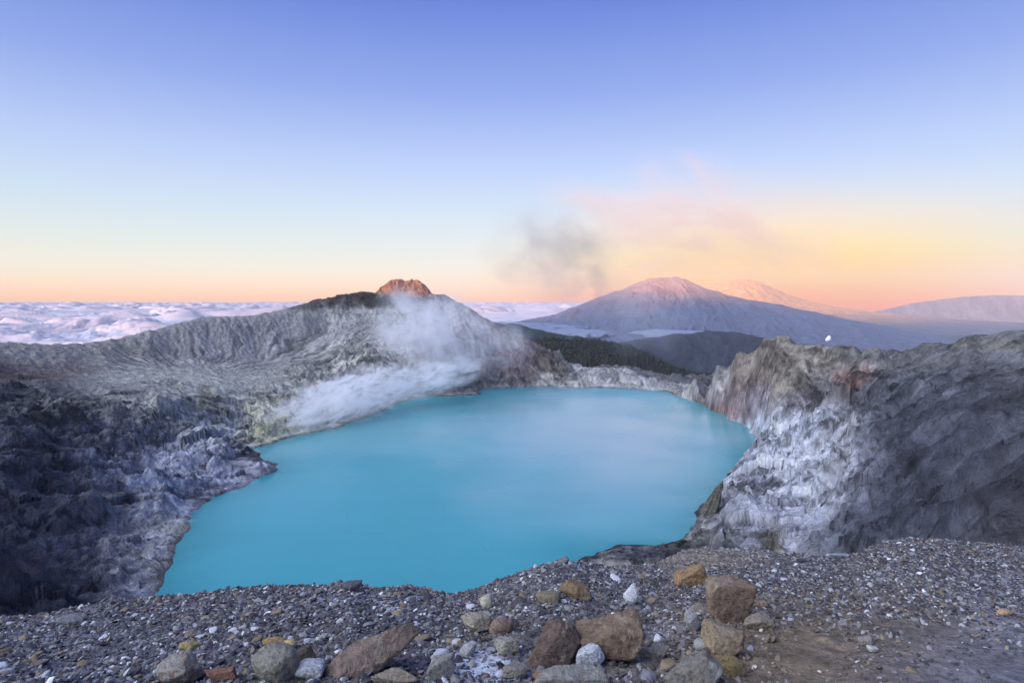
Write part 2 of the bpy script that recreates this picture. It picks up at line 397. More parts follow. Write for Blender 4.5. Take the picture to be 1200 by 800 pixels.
# ground colours, with part of the lower left wall's shade painted in
PXv = (MX/MY*F+CX); PYv = HY-MZ/MY*F
wv1 = fbm(MX/70, MY/70, 4); wv2 = fbm(MX/70+33, MY/70+71, 4)
qx = PXv+wv1*26; qy = PYv+wv2*17
pal = [ # cx, cy, rx, ry, colour, weight
 (180, 400, 300, 34, (.27, .265, .265), 5), (330, 385, 110, 30, (.31, .305, .30), 4), (240, 438, 120, 10, (.40, .41, .36), 4),
 (100, 410, 120, 8, (.20, .19, .16), 3), (45, 432, 60, 9, (.12, .075, .06), 5), (60, 465, 90, 18, (.20, .20, .20), 3),
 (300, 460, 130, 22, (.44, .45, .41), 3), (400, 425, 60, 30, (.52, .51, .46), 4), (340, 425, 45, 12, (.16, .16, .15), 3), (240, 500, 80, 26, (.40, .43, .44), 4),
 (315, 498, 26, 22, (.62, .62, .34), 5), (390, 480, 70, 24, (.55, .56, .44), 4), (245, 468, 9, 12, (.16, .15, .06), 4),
 (200, 556, 95, 40, (.48, .51, .61), 6), (165, 630, 45, 70, (.36, .37, .40), 5), (130, 520, 40, 10, (.5, .5, .52), 2), (200, 610, 30, 14, (.40, .40, .28), 3),
 (270, 545, 28, 22, (.18, .17, .22), 4), (45, 630, 85, 110, (.034, .039, .066), 12), (60, 530, 110, 34, (.07, .078, .115), 8), (-100, 600, 140, 180, (.034, .04, .062), 9),  # dark rock at lower left, part of its shade painted into the colour
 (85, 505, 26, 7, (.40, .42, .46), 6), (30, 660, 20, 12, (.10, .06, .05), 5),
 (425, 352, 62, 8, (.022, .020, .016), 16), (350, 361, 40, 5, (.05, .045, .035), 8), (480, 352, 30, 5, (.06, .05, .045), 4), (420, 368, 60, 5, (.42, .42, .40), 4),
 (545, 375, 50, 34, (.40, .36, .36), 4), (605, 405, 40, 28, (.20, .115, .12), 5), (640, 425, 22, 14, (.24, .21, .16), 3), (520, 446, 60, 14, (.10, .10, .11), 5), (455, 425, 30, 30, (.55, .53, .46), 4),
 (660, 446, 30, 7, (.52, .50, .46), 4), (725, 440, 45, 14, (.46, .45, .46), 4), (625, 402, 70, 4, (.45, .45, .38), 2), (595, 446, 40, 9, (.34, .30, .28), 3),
 (830, 450, 34, 24, (.36, .35, .36), 5), (920, 400, 30, 8, (.42, .38, .33), 4), (905, 432, 46, 24, (.25, .205, .165), 6), (945, 425, 30, 16, (.32, .29, .24), 5), (870, 470, 40, 20, (.19, .125, .125), 6), (840, 445, 14, 18, (.42, .41, .42), 5), (850, 482, 14, 7, (.34, .12, .10), 4),
 (880, 452, 20, 10, (.3, .16, .16), 2), (885, 465, 14, 14, (.4, .4, .5), 3), (1000, 442, 22, 12, (.26, .10, .07), 5), (975, 430, 60, 20, (.30, .28, .26), 3), (945, 406, 12, 4, (.07, .06, .045), 6), (960, 470, 40, 12, (.10, .07, .055), 4),
 (940, 540, 66, 58, (.60, .63, .72), 8), (985, 530, 16, 50, (.62, .60, .62), 4), (900, 600, 50, 40, (.38, .39, .46), 5), (905, 634, 12, 22, (.17, .15, .08), 7), (880, 580, 14, 30, (.22, .23, .23), 3),
 (770, 646, 90, 9, (.075, .075, .10), 9), (985, 640, 30, 30, (.12, .13, .17), 5), (880, 520, 26, 20, (.3, .3, .36), 3),
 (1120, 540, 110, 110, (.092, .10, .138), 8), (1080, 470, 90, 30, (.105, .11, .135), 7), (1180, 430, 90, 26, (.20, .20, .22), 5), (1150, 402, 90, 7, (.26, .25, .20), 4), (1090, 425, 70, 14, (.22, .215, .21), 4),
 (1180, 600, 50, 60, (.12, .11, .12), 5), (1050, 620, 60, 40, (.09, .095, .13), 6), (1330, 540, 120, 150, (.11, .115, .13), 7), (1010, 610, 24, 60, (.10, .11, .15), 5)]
num = np.zeros(MP.shape+(3,), np.float32); den = np.full(MP.shape, .9, np.float32)
num += np.array((.34, .335, .32), np.float32)*.9
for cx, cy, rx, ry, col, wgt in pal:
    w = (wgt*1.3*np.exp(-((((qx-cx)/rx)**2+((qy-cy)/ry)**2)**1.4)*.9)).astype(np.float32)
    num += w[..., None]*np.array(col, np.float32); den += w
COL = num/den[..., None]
# bedding bands, pale mineral veins, dark scree
strat = fbm(MZ/7+wv1*1.5, MZ*0+MX/300, 3)
UX = MX+MZ*.9; UY = MY-MZ*1.3
vein = sstep(.72, .95, ridged(UX/38+wv2, UY/38+wv1, 4, .55))
vein2 = sstep(.70, .95, ridged(UX/13+wv1, UY/13, 3, .6))
gap = sstep(.62, .9, ridged(UX/22+wv2*2+9, UY/22, 4, .55))
k = 1+.55*strat*np.clip(MR, .2, 1)+1.2*vein*MR+.6*vein2*MR-.8*gap*MR+(.10+.25*MR)*fbm(UX/5, UY/5, 3)+.75*fbm(UX/60+4, UY/60, 4)*MR+.5*fbm(UX/16, UY/16, 3)*MR+(.30*T1+.18*T2+.16*T3-.14*C1-.14*C2)*MR
k = k+np.clip(MF, -1, 2.0)*.22*(1-np.clip(MR, 0, 1)*.7)
k = k*(1+1.7*np.clip(MFL, -.42, .45))
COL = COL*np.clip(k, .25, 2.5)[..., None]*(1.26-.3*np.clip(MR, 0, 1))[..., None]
wet = np.exp(-(np.maximum(MZ-LAKE, 0)/1.6)**2)*(MS > 0)
rimline = np.exp(-((MZ-LAKE-2.6)/1.0)**2)*sstep(-.2, .3, fbm(MX/25, MY/25, 2)+.15)
COL = COL*(1-.55*wet)[..., None]+(.22*rimline)[..., None]*np.array((1, .98, .88))
dirn = fbm((MX-MY*.55)/95+wv1*.6, (MY+MX*.6)/14+wv2, 4)
rmask = np.clip(blob(qx, qy, 1130, 500, 140, 110)*1.2+blob(qx, qy, 1000, 430, 70, 25), 0, 1)
COL = COL*(1+.8*rmask*dirn)[..., None]
pale_ = sstep(.25, .5, dirn)*rmask*sstep(520, 430, PYv)
COL = COL+pale_[..., None]*np.array((.16, .16, .165))
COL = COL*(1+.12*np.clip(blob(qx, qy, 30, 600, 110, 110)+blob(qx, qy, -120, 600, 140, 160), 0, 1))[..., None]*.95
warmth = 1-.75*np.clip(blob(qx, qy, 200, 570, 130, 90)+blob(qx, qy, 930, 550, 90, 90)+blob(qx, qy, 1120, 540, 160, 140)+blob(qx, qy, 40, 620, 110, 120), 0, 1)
COL = COL*(1+warmth[..., None]*np.array((.03, .02, -.04)))
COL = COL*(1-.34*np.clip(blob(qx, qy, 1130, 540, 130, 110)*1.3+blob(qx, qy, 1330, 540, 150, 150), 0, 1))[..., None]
COL = np.clip(COL, .01, .8)
Vt = np.stack([MX2, MY2, MZ], -1).reshape(-1, 3)
keep = ~((MS[:-1, :-1] < -25) & (MS[1:, 1:] < -25))
m_crater = rock_mat('crater_rock', (9.0, 1.8), bump=1.0, dist=1.3, var=.20)
terrain = link('terrain', new_mesh('terrain', Vt, grid_faces(n_r, len(cols), keep), True, COL.reshape(-1, 3)), m_crater, kind='structure')

def terr_z(x, y):
    return float(bil(Zl, np.array([(x-gx[0])/CELL]), np.array([(y-gy[0])/CELL]))[0])

# ------------------------------------------------------------------ the lake
m, nt, out = mat_new('turquoise_water')
tc = nd(nt, 'ShaderNodeTexCoord'); va = nd(nt, 'ShaderNodeVertexColor', layer_name='tint')
sm = noise_n(nt, tc.outputs['Object'], 1/3.2, 5, .62)
patch = noise_n(nt, tc.outputs['Object'], 1/170, 2, .5, 0)
bp = nd(nt, 'ShaderNodeBump'); bp.inputs['Strength'].default_value = .14; bp.inputs['Distance'].default_value = .2
nt.links.new(sm.outputs[0], bp.inputs['Height'])
rr2 = nd(nt, 'ShaderNodeMapRange'); rr2.inputs[1].default_value = .35; rr2.inputs[2].default_value = .65; rr2.inputs[3].default_value = .12; rr2.inputs[4].default_value = .34
nt.links.new(patch.outputs[0], rr2.inputs[0])
p = nd(nt, 'ShaderNodeBsdfPrincipled'); p.inputs['IOR'].default_value = 1.33; nt.links.new(rr2.outputs[0], p.inputs['Roughness'])
nt.links.new(va.outputs['Color'], p.inputs['Base Color']); nt.links.new(bp.outputs[0], p.inputs['Normal']); nt.links.new(p.outputs[0], out.inputs[0])
m_water = m
lx0, lx1, ly0, ly1 = shore[:, 0].min()-30, shore[:, 0].max()+30, shore[:, 1].min()-30, shore[:, 1].max()+30
wxs = np.arange(lx0, lx1, 4.0); wys = np.arange(ly0, ly1, 4.0); WX, WY = np.meshgrid(wxs, wys)
wsd = -bil(SD, (WX-gx[0])/CELL, (WY-gy[0])/CELL)             # metres from the shore, inwards
milk_sheen = np.clip(1.3-np.hypot((WX-120)/190, (WY-810)/340)+.5*fbm(WX/140, WY/140, 3), 0, 1)  # pale milky area, with the sky's sheen painted into its colour
streak = fbm((WX+.15*WY)/260, (WY-.15*WX)/45, 3)
WC = np.array((.052, .315, .345))*(1+.10*fbm(WX/120, WY/120, 3)+.05*streak)[..., None]
WC = WC+(np.array((.27, .42, .46))-WC)*(milk_sheen*.9)[..., None]
edge_ = np.exp(-(np.clip(wsd, 0, 999)/17.)**1.3)
WC = WC*(1-edge_[..., None]*np.array((.55, .24, .26)))
foam = sstep(.28, .5, fbm(WX/26+3, WY/9, 3))*sstep(22, 3, wsd)*.06
WC = np.clip(WC+foam[..., None], 0, 1)
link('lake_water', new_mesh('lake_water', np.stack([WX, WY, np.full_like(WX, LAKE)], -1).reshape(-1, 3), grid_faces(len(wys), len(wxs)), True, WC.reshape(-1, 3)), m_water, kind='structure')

# ------------------------------------------------------------------ near ground: the gravel ledge at the viewer's feet
lipP = [(-700, 745), (-300, 735), (0, 727), (60, 722), (130, 709), (190, 702), (240, 694), (290, 690), (340, 688), (385, 690), (410, 684), (430, 691), (480, 690), (530, 698), (570, 688), (600, 677),
        (640, 661), (655, 657), (680, 660), (720, 663), (770, 659), (800, 648), (840, 641), (880, 643), (920, 648), (985, 656), (1020, 642), (1060, 632), (1100, 630), (1150, 637), (1200, 640), (1500, 645), (1900, 650)]
def lip_py(px): return np.interp(px, [a for a, b in lipP], [b for a, b in lipP])
def lip_Y(px): return np.interp(px, [-700, 0, 530, 640, 700, 850, 1000, 1200, 1900], [4.6, 4.6, 4.5, 5.2, 5.6, 6.8, 6.6, 7.2, 7.4])
Y0 = 2.5
def ledge_z(px, Y, rough_=True):
    px = np.asarray(px, float); Y = np.asarray(Y, float)
    YL = lip_Y(px); zL = -(lip_py(px)-HY)/F*YL
    s = (zL+1.6)/(YL-Y0)
    z = np.where(Y < Y0, -1.6+(Y-Y0)*s*.6, -1.6+(Y-Y0)*s)
    over = np.maximum(Y-YL, 0)
    zb = np.minimum(-.62*Y-.6, zL-.3*over)
    z = np.where(Y > YL, zL+(zb-zL)*sstep(0, 1.4, over)-over*.12, z)
    if rough_:
        X = (px-CX)/F*Y
        z = z+fbm(X*1.1, Y*1.1, 3)*.05*sstep(.2, 1, Y)+fbm(X*5, Y*5, 3)*.016
    return z
lc = np.arange(-700, 1900, 2.6); lr = np.concatenate([np.linspace(.4, 8.5, 420), np.exp(np.linspace(math.log(8.6), math.log(60), 40))])
LP, LY = np.meshgrid(lc, lr); LX = (LP-CX)/F*LY
LZ = ledge_z(LP, LY)+(ridged(LX*9, LY*9, 3)-.5)*.012
LPY = HY-LZ/LY*F
num = np.zeros(LP.shape+(3,)); den = np.full(LP.shape, 1.0)
num += np.array((.12, .115, .115))
n1 = fbm(LX*1.3, LY*1.3, 3)*34; n2 = fbm(LX*1.3+7, LY*1.3, 3)*22
for cx, cy, rx, ry, col, wgt in [(90, 770, 200, 40, (.15, .155, .18), 3), (930, 758, 165, 52, (.20, .15, .09), 8), (1030, 715, 130, 30, (.18, .145, .10), 4), (1130, 770, 140, 60, (.21, .205, .22), 4),
        (570, 778, 34, 16, (.62, .66, .74), 7), (435, 703, 60, 9, (.45, .46, .50), 3), (330, 775, 60, 30, (.2, .18, .13), 3), (600, 740, 90, 30, (.17, .155, .12), 2), (760, 775, 60, 25, (.24, .23, .2), 2),
        (820, 655, 60, 9, (.36, .33, .24), 4), (1100, 650, 120, 14, (.14, .11, .10), 3), (780, 742, 26, 9, (.5, .5, .56), 4), (870, 720, 30, 14, (.2, .12, .07), 3), (1190, 705, 60, 26, (.33, .32, .36), 3)]:
    w = wgt*np.exp(-((((LP+n1-cx)/rx)**2+((LPY+n2-cy)/ry)**2)**1.3)); num += w[..., None]*np.array(col); den += w
LC = num/den[..., None]*np.clip(1+.5*fbm(LX*14, LY*14, 4)+.3*fbm(LX*2, LY*2, 2), .5, 1.6)[..., None]
m_gravelbed = rock_mat('gravel_bed', (.09, .018), bump=.9, dist=.5, var=.34)
link('ground', new_mesh('ground', np.stack([LX, LY, LZ], -1).reshape(-1, 3), grid_faces(len(lr), len(lc)), True, LC.reshape(-1, 3)), m_gravelbed, kind='structure')

# ---- rocks: convex angular bodies cut by random planes
def ico(sub):
    bm_ = __import__('bmesh').new(); __import__('bmesh').ops.create_icosphere(bm_, subdivisions=sub, radius=1)
    bm_.verts.ensure_lookup_table()
    v = np.array([x.co[:] for x in bm_.verts]); f = np.array([[q.index for q in x.verts] for x in bm_.faces]); bm_.free()
    v /= np.linalg.norm(v, axis=1)[:, None]
    return v, f
ICO = {s: ico(s) for s in (1, 2, 3, 5)}
def rock_shape(seed, sub, planes=11, boxy=.5, wear=14, rough_=.03):
    R = np.random.default_rng(seed); v, f = ICO[sub]
    n = R.normal(size=(planes, 3)); n /= np.linalg.norm(n, axis=1)[:, None]
    h = R.uniform(.66, .96, planes)
    ax = np.array([(1, 0, 0), (-1, 0, 0), (0, 1, 0), (0, -1, 0), (0, 0, 1), (0, 0, -1)], float)+R.normal(size=(6, 3))*.30
    ax /= np.linalg.norm(ax, axis=1)[:, None]
    n = np.concatenate([n, ax]); h = np.concatenate([h*(1+boxy*.35), np.full(6, .85-boxy*.16)])
    d = np.maximum(v@n.T, 1e-3)/h                   # 1/r for each plane
    r = 1/((d**wear).sum(1))**(1/wear)
    P = v*r[:, None]
    if rough_:
        o = R.uniform(0, 99)
        q = fbm(P[:, 0]*2.1+o, P[:, 1]*2.1+P[:, 2]*1.7, 5, .6)+fbm(P[:, 2]*6+o, P[:, 0]*6-P[:, 1]*5, 4, .6)*.5
        P = P*(1+rough_*q)[:, None]
        if sub > 2:
            fa = facets(P[:, 0]*2.6+P[:, 1]*1.4+o, P[:, 2]*2.6-P[:, 1]*1.7, 1.2); fb = facets(P[:, 0]*6-P[:, 1]*4+o, P[:, 2]*6+P[:, 1]*5, 1.2)
            P = P*(1+.040*fa[0]+.016*fb[0]-.012*fa[2])[:, None]
        P = P*(1-.5*rough_*sstep(.55, .95, ridged(P[:, 0]*1.6+o, P[:, 1]*1.6+P[:, 2]*2.1, 3)))[:, None]
    return P, f

def find_Y(px, py):
    ys = np.linspace(1.6, float(lip_Y(px))+.02, 400)
    pr = HY-ledge_z(np.full(400, px), ys)/ys*F
    return float(ys[np.argmin(np.abs(pr-py))])
tan_ = (.27, .215, .14); brown = (.20, .125, .075); redb = (.14, .098, .078); grey = (.25, .25, .245); pale = (.55, .56, .58); ochre = (.25, .185, .10); dk = (.09, .075, .06); olive = (.25, .23, .16)
#  px, base py, w px, h px, depth ratio, yaw, tilt, colour, colour2, boxy, seed, name, label, dig(fraction sunk)
BOULD = [
 (432, 798, 108, 66, .75, 32, (10, -26), (.22, .16, .125), olive, .9, 101, 'slab', 'large tilted wedge-shaped reddish brown slab lying in the gravel, the biggest stone left of centre', .10),
 (716, 778, 70, 62, .55, 4, (-14, 0), (.21, .145, .09), tan_, 1.0, 102, 'boulder', 'large squarish brown block with a small pale egg-shaped stone against its lower left corner', .05),
 (692, 785, 31, 30, .8, 20, (0, 0), (.47, .50, .53), pale, .1, 103, 'stone', 'smooth pale blue-grey egg-shaped stone leaning on the large squarish brown block', .1),
 (649, 785, 66, 56, .5, -20, (-10, 18), redb, olive, .5, 104, 'boulder', 'dark reddish speckled slab half buried just left of the large squarish brown block', .25),
 (857, 731, 52, 56, .7, 15, (0, 8), (.25, .175, .115), tan_, .8, 105, 'boulder', 'tall upright brown boulder on top of the pile right of centre', .06),
 (852, 771, 48, 44, .8, 60, (10, 0), (.30, .23, .14), ochre, .6, 106, 'boulder', 'rounded tan boulder directly below the tall upright brown boulder', .1),
 (811, 687, 36, 29, .7, -8, (0, 0), (.31, .19, .085), ochre, .8, 107, 'boulder', 'orange-brown block alone near the ledge edge, above the tall upright boulder', .08),
 (740, 708, 17, 24, .7, 10, (0, 18), pale, (.7, .7, .72), .5, 108, 'stone', 'upright white pointed stone standing alone in the grey gravel above the squarish block', .08),
 (674, 702, 35, 22, .8, 30, (6, 14), (.20, .14, .07), ochre, .6, 109, 'stone', 'dark brown angular stone near the ledge edge, left of the white pointed stone', .1),
 (643, 707, 28, 15, .8, 0, (0, 0), (.24, .20, .12), olive, .3, 110, 'stone', 'low flat olive-tan stone beside the small dark brown angular stone', .2),
 (569, 713, 15, 18, .8, 6, (0, 0), (.45, .43, .34), tan_, 1.0, 111, 'stone', 'small pale cream cube-like stone near the ledge edge above two rounded stones', .08),
 (558, 744, 35, 28, .8, 35, (0, -16), (.31, .285, .21), tan_, .5, 112, 'stone', 'tan rounded stone tilting left, just below the small cream cube-like stone', .08),
 (587, 744, 27, 22, .8, -30, (0, 10), (.24, .17, .125), brown, .4, 113, 'stone', 'reddish tan stone touching the right side of the tan rounded stone', .12),
 (594, 768, 28, 24, .8, 12, (0, 0), (.29, .28, .22), olive, .5, 114, 'stone', 'grey-olive knobbly stone above the white powdery patch of ground', .12),
 (516, 800, 30, 34, .8, 8, (0, 0), (.22, .215, .185), grey, .6, 115, 'stone', 'grey-brown blocky stone at the left border of the white powdery patch', .12),
 (672, 812, 86, 26, .9, 3, (0, 0), (.26, .255, .22), olive, .7, 116, 'slab', 'long low grey-tan slab cut by the bottom edge below the pale egg-shaped stone', .15),
 (812, 812, 66, 48, .8, -25, (0, 22), (.20, .18, .15), grey, .8, 117, 'boulder', 'pointed dark grey-brown boulder at the bottom edge of the pile right of centre', .1),
 (889, 739, 32, 20, .8, -15, (0, 8), (.27, .23, .17), tan_, .8, 118, 'stone', 'low grey-tan blocky stone just right of the tall upright brown boulder', .1),
 (822, 717, 23, 11, .8, 0, (0, 0), (.22, .19, .14), olive, .3, 119, 'stone', 'small oblong tan stone wedged left of the tall upright brown boulder', .08),
 (813, 741, 19, 27, .8, 20, (0, -10), (.27, .265, .25), grey, .5, 120, 'stone', 'slim grey standing stone below the small oblong tan stone', .1),
 (824, 763, 19, 16, .8, 0, (0, 0), (.36, .36, .33), grey, .4, 121, 'stone', 'small light grey stone touching the left side of the rounded tan boulder', .1),
 (829, 777, 34, 10, .8, -10, (0, 12), (.28, .17, .09), ochre, .7, 122, 'stone', 'thin orange-brown shard below the small light grey stone of the pile', .1),
 (856, 792, 36, 26, .8, 40, (0, 0), (.24, .18, .07), ochre, .4, 123, 'stone', 'mustard brown crumbly stone below the rounded tan boulder', .2),
 (772, 755, 11, 11, .8, 0, (0, 0), (.6, .6, .6), pale, .1, 124, 'stone', 'small round whitish stone right of the large squarish brown block', .1),
 (768, 772, 34, 16, .8, 8, (0, 0), (.25, .245, .20), olive, .7, 125, 'stone', 'flat grey-olive stone at the lower right of the large squarish brown block', .12),
 (743, 750, 22, 22, .8, 12, (0, 0), (.15, .10, .07), brown, .8, 126, 'stone', 'dark brown chunk pressed against the right side of the large squarish block', .1),
 (205, 806, 50, 42, .8, 30, (0, -12), (.27, .25, .21), brown, .7, 127, 'boulder', 'grey boulder with rusty brown left side at the bottom edge, nearest the left corner', .1),
 (258, 799, 36, 17, .8, 4, (0, 0), (.23, .115, .07), brown, 1.0, 128, 'slab', 'flat rusty red-brown brick-like slab at the bottom edge, right of the grey and rusty boulder', .1),
 (362, 798, 31, 24, .8, 0, (0, 0), (.37, .39, .41), pale, .1, 129, 'stone', 'rounded light grey stone just left of the large wedge slab', .1),
 (322, 800, 54, 44, .8, 60, (0, 10), (.23, .225, .18), olive, .3, 130, 'boulder', 'half-buried grey-green boulder below the pair of ochre stones', .35),
 (321, 760, 28, 13, .8, -8, (0, 0), (.30, .20, .07), ochre, .5, 131, 'stone', 'long ochre stone lying touching a small yellow stone, left of the wedge slab', .1),
 (339, 762, 15, 13, .8, 15, (0, 0), (.42, .34, .14), tan_, .5, 132, 'stone', 'small yellow stone at the right end of the long ochre stone', .1),
 (222, 762, 24, 12, .8, -12, (0, 0), (.31, .25, .10), ochre, .5, 133, 'stone', 'small flat mustard stone alone in grey gravel above the grey and rusty boulder', .12),
 (462, 801, 50, 14, .8, -5, (0, 0), (.28, .235, .16), tan_, .9, 134, 'slab', 'thin flat tan slab at the bottom edge touching the right foot of the wedge slab', .1),
 (358, 774, 22, 15, .8, 8, (0, 0), dk, brown, .8, 135, 'stone', 'small blackish brown stone above the rounded light grey stone', .1),
 (82, 731, 28, 12, .9, 0, (0, 0), (.19, .20, .21), grey, .1, 136, 'stone', 'low dark grey domed stone at the left part of the ledge edge', .2),
 (411, 693, 22, 12, .9, 0, (0, 0), (.10, .10, .12), dk, .4, 137, 'stone', 'dark pointed stone breaking the ledge edge against the lake, above the wedge slab', .1),
 (548, 771, 18, 18, .8, 22, (0, 0), (.34, .34, .33), grey, .3, 138, 'stone', 'small light grey stone at the top left of the white powdery patch', .1),
 (604, 796, 26, 18, .8, -12, (0, 0), (.23, .21, .17), olive, .5, 139, 'stone', 'brownish grey stone at the right border of the white powdery patch', .15),
 (636, 800, 22, 16, .8, 30, (0, 0), (.28, .15, .10), brown, .5, 140, 'stone', 'small orange-red stone at the foot of the dark reddish speckled slab', .2),
 (882, 712, 34, 8, .8, -10, (0, 0), (.30, .21, .13), tan_, .8, 141, 'slab', 'thin reddish tan flake right of the top of the tall upright brown boulder', .2),
 (1178, 722, 14, 8, .8, 0, (0, 0), (.45, .27, .14), tan_, .3, 142, 'stone', 'small orange pebble-like stone alone near the right edge of the ledge', .1),
 (1024, 765, 14, 10, .8, 25, (0, 0), (.55, .53, .47), pale, .6, 143, 'stone', 'small cream stone alone on the brown dusty ground at lower right', .15),
 (1018, 757, 20, 11, .8, -25, (0, 0), (.26, .24, .21), grey, .6, 144, 'stone', 'small grey wedge stone just behind the small cream stone at lower right', .15),
 (660, 661, 12, 9, .8, 25, (0, 0), (.16, .165, .17), grey, .5, 145, 'stone', 'dark grey knob perched on the ledge edge where the dark shoreline spur begins', .12),
 (992, 646, 44, 5, .7, -16, (0, -9), (.38, .40, .44), pale, .9, 146, 'slab', 'long thin pale slab sticking out at the ledge edge below the dark right wall', .1),
]
def rock_mat2(name, c1, c2, s):
    m, nt, out = mat_new(name)
    tc = nd(nt, 'ShaderNodeTexCoord'); vec = tc.outputs['Object']
    n0 = noise_n(nt, vec, 2.2/s, 5, .65, .6); n1_ = noise_n(nt, vec, 11/s, 5, .7, .2)
    mp = nd(nt, 'ShaderNodeMapping'); mp.inputs['Scale'].default_value = (1, 1, 3); mp.inputs['Rotation'].default_value = (.4, .3, 0); nt.links.new(vec, mp.inputs[0])
    n2_ = noise_n(nt, mp.outputs[0], 5/s, 5, .65, .8)
    r = ramp_n(nt, n0.outputs[0], [(.36, c1), (.50, tuple(a*.85 for a in c1)), (.62, c2), (.75, tuple(min(1, a*1.25) for a in c2))])
    r2 = ramp_n(nt, n1_.outputs[0], [(.3, (.35,)*3), (.5, (.95,)*3), (.68, (1.15, 1.12, 1.06)), (.78, (1.8, 1.75, 1.7))])
    r3 = ramp_n(nt, n2_.outputs[0], [(.3, (.8, .78, .76)), (.5, (1,)*3), (.7, (1.1,)*3)])
    a = nd(nt, 'ShaderNodeVectorMath', operation='MULTIPLY'); nt.links.new(r.outputs[0], a.inputs[0]); nt.links.new(r2.outputs[0], a.inputs[1])
    b = nd(nt, 'ShaderNodeVectorMath', operation='MULTIPLY'); nt.links.new(a.outputs[0], b.inputs[0]); nt.links.new(r3.outputs[0], b.inputs[1])
    h = math_n(nt, 'ADD', math_n(nt, 'MULTIPLY', n2_.outputs[0], .5), n1_.outputs[0])
    h = math_n(nt, 'ADD', h, math_n(nt, 'MULTIPLY', noise_n(nt, vec, 40/s, 4, .7).outputs[0], .35))
    bp = nd(nt, 'ShaderNodeBump'); bp.inputs['Strength'].default_value = .8; bp.inputs['Distance'].default_value = s*.15
    nt.links.new(h, bp.inputs['Height'])
    p = nd(nt, 'ShaderNodeBsdfPrincipled'); p.inputs['Roughness'].default_value = .9; p.inputs['Specular IOR Level'].default_value = .25
    nt.links.new(b.outputs[0], p.inputs['Base Color']); nt.links.new(bp.outputs[0], p.inputs['Normal']); nt.links.new(p.outputs[0], out.inputs[0])
    return m
rock_spots = []
for (px, pb, w, h, dr, yaw, tilt, c1, c2, boxy, seed, nm, lab, dig) in BOULD:
    Y = find_Y(px, min(pb, 812)); sc_ = Y/F
    slope_ = (min(pb, 800)-HY)/F
    dpx = min(w*dr, .62*h/slope_); dr = dpx/w
    w *= 1.12; h *= 1.12; wm = w*sc_; hm = max(h-dpx*slope_*.55, .5*h)*sc_/(1-dig)
    P, f = rock_shape(seed, 5 if w > 20 else 3, 10 if boxy > .7 else 15, boxy*.7, 80 if boxy > .4 else 9, .065)
    if seed == 101:
        P = P*np.array((1, .8, .42))
        t = (P[:, 0]-P[:, 0].min())/(P[:, 0].max()-P[:, 0].min())
        P[:, 1] *= 1.25-1.05*t; P[:, 0] *= 1.25
    if seed == -1:       # the wedge slab: one corner drawn out to a tip, thin body
        t = (P[:, 0]+1)/2
        P[:, 1] *= (1.15-.85*t); P[:, 2] *= .55
    if seed in (108, 117): P[:, :2] *= (1.12-.42*(P[:, 2:3]+.8))
    e = Matrix.Rotation(math.radians(yaw), 3, 'Z') @ Matrix.Rotation(math.radians(tilt[0]), 3, 'X') @ Matrix.Rotation(math.radians(tilt[1]), 3, 'Y')
    P = P@np.array(e).T
    P = P-np.array([(P[:, i].max()+P[:, i].min())/2 for i in range(3)])
    ex = P.max(0)-P.min(0)
    P = P*np.array([wm/ex[0], wm*dr/ex[1], hm/ex[2]])
    yc = Y+wm*dr*.45
    P[:, 2] += -P[:, 2].min()-hm*dig
    me = new_mesh(nm, P, f, True)
    g1, g2 = sum(c1)/3, sum(c2)/3; c1 = tuple((a*.85+g1*.15)*1.38 for a in c1); c2 = tuple((a*.8+g2*.2)*1.38 for a in c2)
    o = link(nm, me, rock_mat2('stone_'+str(seed), c1, c2, max(wm, .03)), label=lab, category=nm if nm != 'slab' else 'rock slab')
    x = (px-CX)/F*(Y+wm*dr*.25)
    zz = float(ledge_z(x/yc*F+CX, yc, True)); zf = float(ledge_z(px, Y, True))
    o.location = (x, yc, min(zz, zf)+.005)
    rock_spots.append((x, yc, wm*.5))

# medium stones: about a hundred and fifty single ones, one mesh each of a few kinds, copied
m_pebble = rock_mat('pebble_stone', (.03, .006), bump=.5, dist=.3, var=.2)
kinds = [((.50, .51, .54), 'small whitish stone lying loose in the grey gravel of the ledge', 'small whitish stones'),
         ((.22, .225, .24), 'small mid-grey stone lying loose in the gravel of the ledge', 'small mid-grey stones'),
         ((.26, .20, .13), 'small tan stone lying loose in the gravel of the ledge', 'small tan stones'),
         ((.085, .08, .085), 'small dark stone lying loose in the gravel of the ledge', 'small dark stones')]
protos = []
for ki, (c, lab, grp) in enumerate(kinds):
    row = []
    for v_ in range(4):
        P, f = rock_shape(300+ki*10+v_, 3, 9, .5, 26, .09); P *= (.5, .40, .26)
        row.append(new_mesh('pebble', P, f, True, np.tile(np.array(c), (len(P), 1))*np.random.default_rng(v_).uniform(.8, 1.15)))
        row[-1].materials.append(m_pebble)
    protos.append(row)
def free(x, y, r): return all((x-a)**2+(y-b)**2 > (r+c*.9)**2 for a, b, c in rock_spots)
n_med = 0
